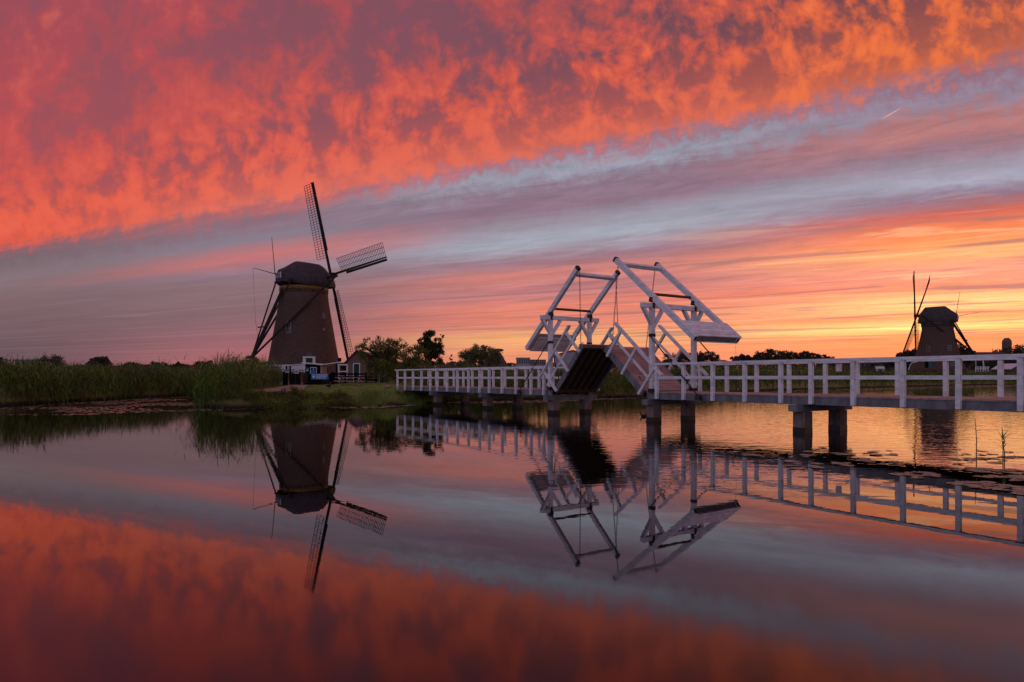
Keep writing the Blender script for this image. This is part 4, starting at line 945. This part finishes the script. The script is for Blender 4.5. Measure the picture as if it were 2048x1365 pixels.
fr = [(1360, 260, [(1340,712,16,5),(1368,711,18,7),(1395,711,18,7),(1420,711,14,6),(1433,713,5,5)], 'long clipped dark tree row seen behind the right portal posts'),
 (1480, 300, [(1472,717,10,4),(1488,715,12,5),(1500,718,10,4)], 'low dark tree left of the wide grove'),
 (1540, 280, [(1520,709,12,6),(1545,706,22,6),(1575,709,20,6),(1540,714,34,5),(1590,713,14,5)], 'wide dark grove above the footbridge handrail'),
 (1620, 290, [(1610,711,12,6),(1625,712,12,5),(1645,714,10,4),(1660,716,9,3)], 'lower dark tree at the right end of the wide grove'),
 (1810, 200, [(1800,710,8,4),(1818,707,12,5),(1830,704,8,5),(1808,716,14,5)], 'dark bush left of the distant mill'),
 (1792, 205, [(1775,727,12,8),(1792,726,12,8),(1814,727,13,8)], 'low dark scrub between the brown shed and the distant mill'),
 (1928, 200, [(1922,700,7,10),(1933,706,10,7),(1944,711,8,5),(1930,714,16,5)], 'sloping dark bush right of the distant mill'),
 (2015, 260, [(2000,705,14,7),(2020,702,16,7),(2040,697,12,8),(2010,714,30,7),(2045,710,16,12)], 'tall dark tree mass below the tower block at the right edge'),
 (1985, 210, [(1975,722,22,6),(2000,722,22,7),(2030,722,26,7),(2050,720,16,9),(1945,724,18,6)], 'dark hedge behind the low white fence')]
for i, (px, Y, bl, lab) in enumerate(fr):
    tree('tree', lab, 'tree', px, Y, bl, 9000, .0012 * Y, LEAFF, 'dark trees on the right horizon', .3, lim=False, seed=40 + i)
tree('hedge', 'dark hedge seen between the large mill and the brick barn', 'hedge', 688, 125, [(645,735,14,8),(665,732,14,9),(688,731,14,8),(705,732,10,8),(600,740,30,6),(630,740,24,7)], 6000, .2, LEAFB, None, 0, lim=False, seed=60)
def mass(name, pts, n, ls, m_, seed):
    rg = np.random.default_rng(seed); P_ = []
    for (xa, Ya, ya, ha), (xb, Yb, yb, hb) in zip(pts, pts[1:]):
        k_ = int(n * abs(xb - xa) / abs(pts[-1][0] - pts[0][0])); f = rg.uniform(0, 1, k_); Y = Ya + (Yb - Ya) * f + rg.uniform(0, 12, k_); px = xa + (xb - xa) * f
        zt = EYE + (753 - (ya + (yb - ya) * f) + ha * np.sin(px * .21) * .5 + ha * .7 * np.sin(px * .07 + 1)) / 1365 * Y
        X = (px - 1024) / 1365 * Y; P_.append(np.stack([X, Y, .5 + (zt - .5) * rg.uniform(0, 1, k_) ** .6], 1))
    pos = np.concatenate(P_); k_ = len(pos); a_ = rg.normal(size=(k_, 3)); b_ = rg.normal(size=(k_, 3))
    a_ /= np.linalg.norm(a_, axis=1)[:, None]; b_ /= np.linalg.norm(b_, axis=1)[:, None]
    V = np.stack([pos - a_*ls, pos + b_*ls*.6, pos + a_*ls, pos - b_*ls*.6], 1).reshape(-1, 3)
    o = quads(name, V, np.arange(4 * k_).reshape(k_, 4), m_); tag(o, 'low dark far-off hedges and woods along the horizon', 'woods', None, 'stuff')
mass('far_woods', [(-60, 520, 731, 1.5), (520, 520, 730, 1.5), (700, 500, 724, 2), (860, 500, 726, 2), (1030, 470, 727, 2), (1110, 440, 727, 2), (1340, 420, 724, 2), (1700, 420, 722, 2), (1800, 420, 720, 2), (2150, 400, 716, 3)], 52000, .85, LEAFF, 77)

# ------------------------------------------------------------------ reeds and grass
def scatter(poly, dens, seed, dmin=-.25, dmax=99, fall=0.0):
    rg = np.random.default_rng(seed); p = np.array(poly); x0, y0 = p.min(0); x1, y1 = p.max(0); n = int((x1-x0) * (y1-y0) * dens)
    x = rg.uniform(x0, x1, n); y = rg.uniform(y0, y1, n); d = land(x, y); k_ = (sdist(x, y, list(poly)) > 0) & (d > dmin) & (d < dmax)
    pc = np.interp(y, [p[1] for p in PC], [p[0] for p in PC]); k_ &= ~((np.abs(x - pc) < 1.45) & (y > 41) & (y < 69))
    k_ &= (np.sin(x * 1.9 + 1.7 * np.sin(y * 1.1)) + np.sin(y * 2.3 + x * .7)) > rg.uniform(-3.2, -.6, n)
    if fall: k_ &= rg.uniform(0, 1, n) < np.exp(-np.maximum(d, 0) / fall) + .05
    return x[k_], y[k_]
def reedbed(name, label, xy, h0, m_, seed, leaves=6, lw=.028, plume=.25, lean=.0, group=None, hvar=.16, ll=.5, top=False):
    rg = np.random.default_rng(seed); x, y = xy; n = len(x); z = np.maximum(gz(x, y), -.25)
    hh = (h0 - (.8 * np.maximum(z, 0) if top else 0)) * (1 + hvar * rg.normal(size=n) * .6 + .09 * np.sin(x * .55 + y * .31) + .09 * np.sin(x * 1.7 - y * .9 + 1.2 * np.sin(x * .6))) * (.8 + .2 * smo((land(x, y) + .2) / 1.5))
    base = np.stack([x, y, z], 1); az = rg.uniform(0, 6.28, n)
    drp = rg.uniform(.05, .3, n) + (rg.uniform(0, 1, n) < .12) * rg.uniform(.3, 1.2, n); parts = [ribbons(base, az, hh, np.full(n, lw * .55), np.full(n, 1.52), drp, 3)]
    wind = rg.uniform(-.6, .6, n) + 3.4
    for j in range(leaves):
        f = (.12 + .86 * (j + rg.uniform(0, 1, n)) / leaves); el = 1.52 - drp * f
        b_ = base.copy(); b_[:, 0] += np.cos(az) * np.cos(el) * hh * f; b_[:, 1] += np.sin(az) * np.cos(el) * hh * f; b_[:, 2] += hh * f * .98
        la = np.where(rg.uniform(0, 1, n) < .55, rg.uniform(-1.3, 1.3, n) + (0 if j % 2 else 3.14), wind)
        parts.append(ribbons(b_, la, ll * rg.uniform(.7, 1.5, n), lw * rg.uniform(.8, 1.5, n), rg.uniform(.6, 1.25, n), rg.uniform(.8, 2.1, n), 3))
    V, F = merge(parts); o = quads(name, V, F, m_); tag(o, label, 'reeds', group, 'stuff')
    if plume:
        k_ = rg.uniform(0, 1, n) < plume; b_ = base[k_].copy(); el = 1.52 - drp[k_]
        b_[:, 0] += np.cos(az[k_]) * .06 * hh[k_]; b_[:, 1] += np.sin(az[k_]) * .06 * hh[k_]; b_[:, 2] += hh[k_] * .95; q = len(b_)
        pp = [ribbons(b_, rg.uniform(0, 6.28, q), rg.uniform(.15, .35, q), np.full(q, .015), rg.uniform(1.3, 1.5, q), rg.uniform(.1, .5, q), 3)]
        for j in range(3):
            c_ = b_.copy(); c_[:, 2] += rg.uniform(.1, .25, q); pp.append(ribbons(c_, rg.uniform(0, 6.28, q), rg.uniform(.12, .22, q), np.full(q, .035), rg.uniform(.9, 1.4, q), rg.uniform(.8, 1.8, q), 2))
        Vs, Fs = merge(pp); tag(quads(name.replace('reeds', 'reed_plumes'), Vs, Fs, PLUME), label.replace('reeds', 'pinkish reed plumes'), 'reeds', group, 'stuff')
xy1 = scatter([(-95,24),(-31,40),(-29.5,46),(-29.5,69),(-40,74),(-100,60)], 11, 11, -.7, 5)
reedbed('reeds', 'dense dark green reeds along the water on the left', xy1, 2.4, REED, 12, 8, .042, .2, top=True, ll=.8, hvar=.2)
xy2 = scatter([(-100,30),(-31,44),(-27,70),(-24,90),(-60,110),(-130,80)], 3.0, 13, 4.5, 40)
reedbed('reeds', 'reed tops stretching back behind the left waterside reeds', xy2, 2.3, REED, 14, 5, .055, .4, top=True, ll=.7)
xy3 = scatter([(-32.5,69),(-29,62),(-21.5,47),(-19,40.5),(-17.6,37.8),(-15.5,37.2),(-13.7,38.6),(-15.2,41.5),(-17.5,46),(-20,52),(-22.5,60),(-24,72),(-31,76)], 14, 15, -.7, 99)
reedbed('reeds', 'tall brighter green reeds on the point left of the lawn', xy3, 2.65, REED, 16, 8, .038, .25, top=True, ll=.8, hvar=.22)
xy3b = scatter([(-18.5,43),(-17.9,42.6),(-18.9,50),(-21.4,60),(-22.8,68),(-24.5,72),(-22,58)], 8, 17, 0, 99)
reedbed('reeds', 'softer lower reeds beside the gravel path', xy3b, 1.35, REEDD, 18, 6, .024, .3)
xy4 = scatter([(-6.5,48.9),(-2,50),(1,52),(8,56),(12,58.5),(19.5,67),(22,76),(10,72),(-2,62),(-8,56)], 8, 19, -.6, 7)
reedbed('reeds', 'green reeds on the bank behind the raised drawbridge leaves', xy4, 1.7, REED, 20, 7, .045, .1)
xy5 = scatter([(18,66),(30,83),(52,102),(82,127),(118,154),(205,209),(200,222),(110,166),(75,138),(46,113),(24,90),(14,74)], 3.4, 21, -.05, 7)
reedbed('reeds', 'long belt of reeds on the far bank behind the right footbridge span', xy5, 1.75, REED, 22, 6, .075, .2, ll=.6)
xy6 = scatter([(12,72),(24,92),(60,125),(110,166),(130,215),(40,200),(-10,130),(-4,76)], .8, 23, 6, 60)
reedbed('reeds', 'scattered tall grass and reeds across the field behind the far bank', xy6, 1.15, REEDD, 24, 4, .06, .5, ll=.6)
xy7 = scatter([(-12,62),(8,68),(12,90),(0,100),(-16,95)], 2.5, 25, 3, 60)
reedbed('reeds', 'rough green growth behind the left footbridge railing', xy7, 1.35, REEDD, 26, 5, .045, .15)
# lawn bank and grass
def grass(name, label, xy, h0, m_, seed, w_=.02, hv=.35, droop=(.3, 1.3)):
    rg = np.random.default_rng(seed); x, y = xy; n = len(x); z = np.maximum(gz(x, y), -.1)
    hh = h0 * (1 + hv * rg.normal(size=n)) * (1 + .35 * np.sin(x * 1.9 + np.sin(y * 2)) + .2 * np.sin(x * 5.3)); hh = np.maximum(hh, h0 * .25)
    V, F = ribbons(np.stack([x, y, z], 1), rg.uniform(0, 6.28, n), hh, w_ * rg.uniform(.6, 1.4, n), rg.uniform(1.1, 1.55, n), rg.uniform(*droop, n), 3)
    tag(quads(name, V, F, m_), label, 'grass', None, 'stuff')
bank = [(-17.5,40),(-13.6,38),(-11,39.3),(-8.4,41.3),(-5.9,43),(-4.9,50),(-7,50.5),(-8.7,47.5),(-12,45),(-16,43.5)]
grass('tall_grass', 'ragged tall grass along the water edge of the lawn', scatter(bank, 420, 31, -.5, 1.7), .30, GRASS, 32, .016)
grass('bank_grass', 'tufted grass on the crest of the lawn bank', scatter(bank, 90, 33, 1.0, 4), .13, GRASS, 34, .018)
lawn = [(-18,43),(-16,42.5),(-10,43),(-6.5,46),(-6,50),(-12,72),(-26,72),(-19,58)]
lx, ly = scatter(lawn, 130, 35, 1.2, 99); kk = ~((lx < -17) & (ly < 54))
grass('lawn_grass', 'short mown grass of the lawn in front of the mill yard', (lx[kk], ly[kk]), .07, GRASS, 36, .02)
grass('bank_undergrowth', 'dark grass under the left end of the footbridge', scatter([(-6.6,43.4),(-4.4,49),(-1.5,51),(1,53.2),(-2,55),(-8,51)], 200, 37, -.2, 3), .6, REEDD, 38, .022)
grass('field_grass', 'rough meadow grass in front of the distant mill', scatter([(60,125),(84,131),(118,158),(190,206),(150,215),(95,165)], 5, 39, .5, 40), .75, GRASS, 40, .07)
# broad leaved bank plants
def herbs(name, label, xy, h0, m_, seed, n_):
    rg = np.random.default_rng(seed); x, y = xy; q = rg.integers(0, len(x), n_); x = x[q] + rg.normal(0, .12, n_); y = y[q] + rg.normal(0, .12, n_); z = np.maximum(gz(x, y), -.02) + rg.uniform(.02, 1, n_) ** .8 * h0 * (1 + .5 * np.sin(x * 2.3))
    pos = np.stack([x, y, z], 1); a_ = rg.normal(size=(n_, 3)); b_ = rg.normal(size=(n_, 3)); a_ /= np.linalg.norm(a_, axis=1)[:, None]; b_ /= np.linalg.norm(b_, axis=1)[:, None]
    V = np.stack([pos - a_*.06, pos + b_*.035, pos + a_*.06, pos - b_*.035], 1).reshape(-1, 3)
    tag(quads(name, V, np.arange(4 * n_).reshape(n_, 4), m_), label, 'plants', None, 'stuff')
herbs('bank_herbs', 'dark leafy water plants at the foot of the lawn bank', scatter([(-17.5,40),(-13.6,38),(-11,39.3),(-9.0,41),(-11,42.5),(-16,42)], 20, 51, -.5, 1.3), .32, LEAFA, 52, 9000)
herbs('bank_herbs', 'leafy green growth below the raised leaves on the back bank', scatter([(-4,50.5),(1,52),(8,56),(14,60),(12,64),(0,57)], 10, 53, -.1, 3), 1.0, LEAFA, 54, 12000)

# spiky plant in the reeds left of the mill tail
sp = thing('spiky_plant', (XW(492, 60), 60, 0.9), 'spiky dry plant sticking out of the reeds at the foot of the mill tail', 'plant')
rg = np.random.default_rng(5); n = 26; b_ = np.tile(np.array(P(492, 722, 60)), (n, 1))
V, F = ribbons(b_, rg.uniform(0, 6.28, n), rg.uniform(.35, .75, n), np.full(n, .05), rg.uniform(.2, 1.5, n), rg.uniform(0, .4, n), 2); quads('leaves', V, F, REEDD, sp)
MB().tube([(XW(492, 60), 60, .8), tuple(P(492, 722, 60))], .03, 5).build('stem', DEADST, sp)
# ------------------------------------------------------------------ reed stems and lily pads in the water
def stem(label, px, Y, h_, lv, seed, group):
    rg = np.random.default_rng(seed); x = XW(px, Y); th = thing('reed_stem', (x, Y, 0), label, 'reed stem', group)
    pts = [Vector((x, Y, -.4)), Vector((x + .01, Y, h_ * .5)), Vector((x - .02, Y, h_))]
    MB().tube(pts, [.012, .010, .005], 6).build('stalk', DEADST, th)
    n = len(lv); b_ = np.array([[x, Y, h_ * f] for f, *_ in lv]); V, F = ribbons(b_, np.array([q[1] for q in lv]), np.array([q[2] for q in lv]), np.full(n, .038), np.array([q[3] for q in lv]), np.array([q[4] for q in lv]), 5)
    quads('leaves', V, F, REEDD, th)
stem('tall thin reed stem standing alone in the water at the right', 1952, 14.6, .92, [(.72, 3.0, .09, .9, .5), (.70, .1, .36, .35, .9), (.66, 0, .30, .1, .2), (.52, .2, .12, .3, .5), (.38, 3.1, .07, .6, .4), (.45, .0, .1, .3, .4), (.8, 3.2, .06, 1.2, .3)], 1, 'reed stems in the water')
stem('bushy reed stem with fanned leaves near the right edge', 2005, 14.6, .55, [(.8, 2.6, .42, .9, .8), (.85, 2.2, .3, 1.2, .3), (.9, .4, .26, .9, .5), (.85, .2, .3, .6, .4), (.75, 3.0, .5, .45, .6), (.95, 1.5, .25, 1.5, .1), (.6, .3, .14, 1.0, .3), (.5, 2.9, .12, .9, .3), (.7, .5, .16, .8, .3)], 2, 'reed stems in the water')
stem('shorter reed stem leaning beside the bushy one', 2008, 14.4, .42, [(.8, .2, .12, .9, .3), (.6, 2.8, .1, .9, .3), (.95, 1.0, .15, 1.2, .2), (.4, .1, .08, 1, .2)], 3, 'reed stems in the water')
def padmesh(r_, seed):
    rg = random.Random(seed); n = 12; V = [(0, 0, .004)]; F = []
    for i in range(n + 1):
        an = .22 + (6.283 - .44) * i / n; q = r_ * (1 + .06 * math.sin(3 * an + seed)); V.append((q * math.cos(an), q * math.sin(an) * .92, .006 + .006 * math.sin(2 * an + seed)))
    for i in range(1, n + 1): F.append((0, i, i + 1))
    me = bpy.data.meshes.new('lily_pad'); me.from_pydata(V, [], F); me.materials.append(PADM); return me, V, F
PADS = [padmesh(.17 + .02 * i, i) for i in range(5)]
def inpx(poly, n, seed, mind=None):
    """points on the water inside an outline given in photo pixels, uniform over the water surface"""
    rg = np.random.default_rng(seed); w_ = [((px - 1024) / 1365 * (1365 * EYE / (py - 753)), 1365 * EYE / (py - 753)) for px, py in poly]
    p = np.array(w_); x = rg.uniform(p[:, 0].min(), p[:, 0].max(), n * 6); y = rg.uniform(p[:, 1].min(), p[:, 1].max(), n * 6)
    k_ = (sdist(x, y, w_) > 0) & (land(x, y) < -.15); return list(zip(x[k_][:n], y[k_][:n]))
pads = []
LEFTP = [(-60,826),(0,832),(160,831),(330,826),(440,822),(560,817),(520,812),(390,806),(375,794),(300,797),(200,803),(100,810),(0,817),(-60,818)]
for q in inpx(LEFTP, 2600, 61): pads.append((q, 'left'))
for q in inpx([(620,814),(690,818),(760,817),(840,811),(800,808),(720,812)], 130, 62): pads.append((q, 'mid'))
for q in inpx([(880,806),(1000,803),(1100,800),(1290,794),(1290,797),(1100,806),(960,808)], 500, 63): pads.append((q, 'back'))
for q in inpx([(1290,794),(1500,783),(1700,776.5),(1700,780),(1500,787),(1300,799)], 500, 64): pads.append((q, 'back'))
for q in inpx([(1700,777),(2048,768.5),(2100,768),(2100,771.5),(2048,772.6),(1700,782.5)], 2600, 65): pads.append((q, 'back'))
for poly, n in (([(1567,924),(1605,921),(1644,930),(1640,938),(1590,938)], 9), ([(1668,909),(1700,903),(1712,908),(1700,913),(1672,914)], 8), ([(1670,926),(1705,923),(1712,932),(1680,934)], 6),
    ([(1783,950),(1830,943),(1882,950),(1870,956),(1800,957)], 14), ([(1902,966),(1950,963),(2060,972),(2060,986),(1990,983),(1920,972)], 26), ([(2018,986),(2060,985),(2060,993),(2025,993)], 4),
    ([(1716,904),(1790,900),(1795,910),(1720,917)], 8), ([(1715,916),(1760,918),(1800,925),(1720,930)], 8), ([(1860,900),(1900,896),(2050,905),(2055,935),(1900,928)], 26), ([(1940,935),(2060,940),(2060,966),(1960,955)], 34), ([(1490,908),(1530,912),(1528,917),(1495,914)], 7),
    ([(1600,900),(1650,896),(1655,915),(1610,915)], 5)):
    for q in inpx(poly, n, 70 + n): pads.append((q, 'right'))
kept = []
cells = {}
for i_, ((x, y), z_) in enumerate(pads):
    if z_ in ('left', 'mid', 'back'):
        f = math.sin(x * .8 + 1.3 * math.sin(y * .35)) + math.sin(y * .9 + x * .3) + .6 * math.sin(x * 2.1)
        if f < -.25 + .9 * math.sin(i_ * 12.9898) * .5 and z_ == 'left': continue
    c = (round(x / .3), round(y / .3))
    if z_ != 'right' and c in cells: continue
    cells[c] = 1; kept.append(((x, y), z_))
kept.sort(key=lambda p: p[0][1] if p[1] != 'right' else -100 + p[0][1])
wh = {'left': ('flat lily pad in the wide field of pads before the left reeds', 'lily pads before the left reeds'), 'mid': ('flat lily pad in the small raft below the lawn bank', 'lily pads below the lawn bank'), 'back': ('flat lily pad in the strip along the far bank', 'lily pads along the far bank'), 'right': ('flat lily pad floating in the near water under the right footbridge span', 'lily pads in the near water right')}
Vr, Fr = [], []
for i, ((x, y), z_) in enumerate(kept):
    me, V, F = PADS[i % 5]; a_ = random.uniform(0, 6.28); s_ = random.uniform(.8, 1.15) * (1.0 if z_ != 'right' else random.uniform(.45, .75)) * (.72 if z_ == 'left' else 1)
    if i < 296:
        o = bpy.data.objects.new('lily_pad', me); col.objects.link(o); o.location = (x, y, .005 + (i % 7) * .0012); o.rotation_euler = (random.uniform(-.03, .03), random.uniform(-.03, .03), a_); o.scale = (s_,) * 3
        tag(o, wh[z_][0], 'lily pad', wh[z_][1])
    else:
        b_ = len(Vr); ca_, sa_ = math.cos(a_) * s_, math.sin(a_) * s_; tx_, ty_ = random.uniform(-.03, .03), random.uniform(-.03, .03); z0 = .008 + (i % 7) * .0012
        Vr += [(x + v_[0]*ca_ - v_[1]*sa_, y + v_[0]*sa_ + v_[1]*ca_, z0 + v_[2] + abs(v_[0]*tx_) + abs(v_[1]*ty_)) for v_ in V]; Fr += [tuple(b_ + q for q in f_) for f_ in F]
o = quads('lily_pads', Vr, Fr, PADM); tag(o, 'countless small lily pads of the rafts along the left and far banks', 'lily pads', None, 'stuff')
tw_ = thing('floating_twig', (XW(1500, 15.6), 15.6, 0), 'floating twig with pale leaves in the water left of the concrete coloured piles', 'twig'); rg = np.random.default_rng(9); n = 12
MB().tube([(XW(1460, 15.9), 15.9, .01), (XW(1490, 15.6), 15.6, .03), (XW(1525, 15.3), 15.3, .015)], .008, 5).build('twig', DEADST, tw_)
b_ = np.stack([np.linspace(XW(1460, 15.9), XW(1525, 15.3), n), np.linspace(15.9, 15.3, n), np.full(n, .02)], 1); V, F = ribbons(b_, rg.uniform(0, 6.28, n), rg.uniform(.06, .14, n), np.full(n, .045), rg.uniform(.1, .9, n), rg.uniform(.2, 1, n), 2); quads('twig_leaves', V, F, PADM, tw_)
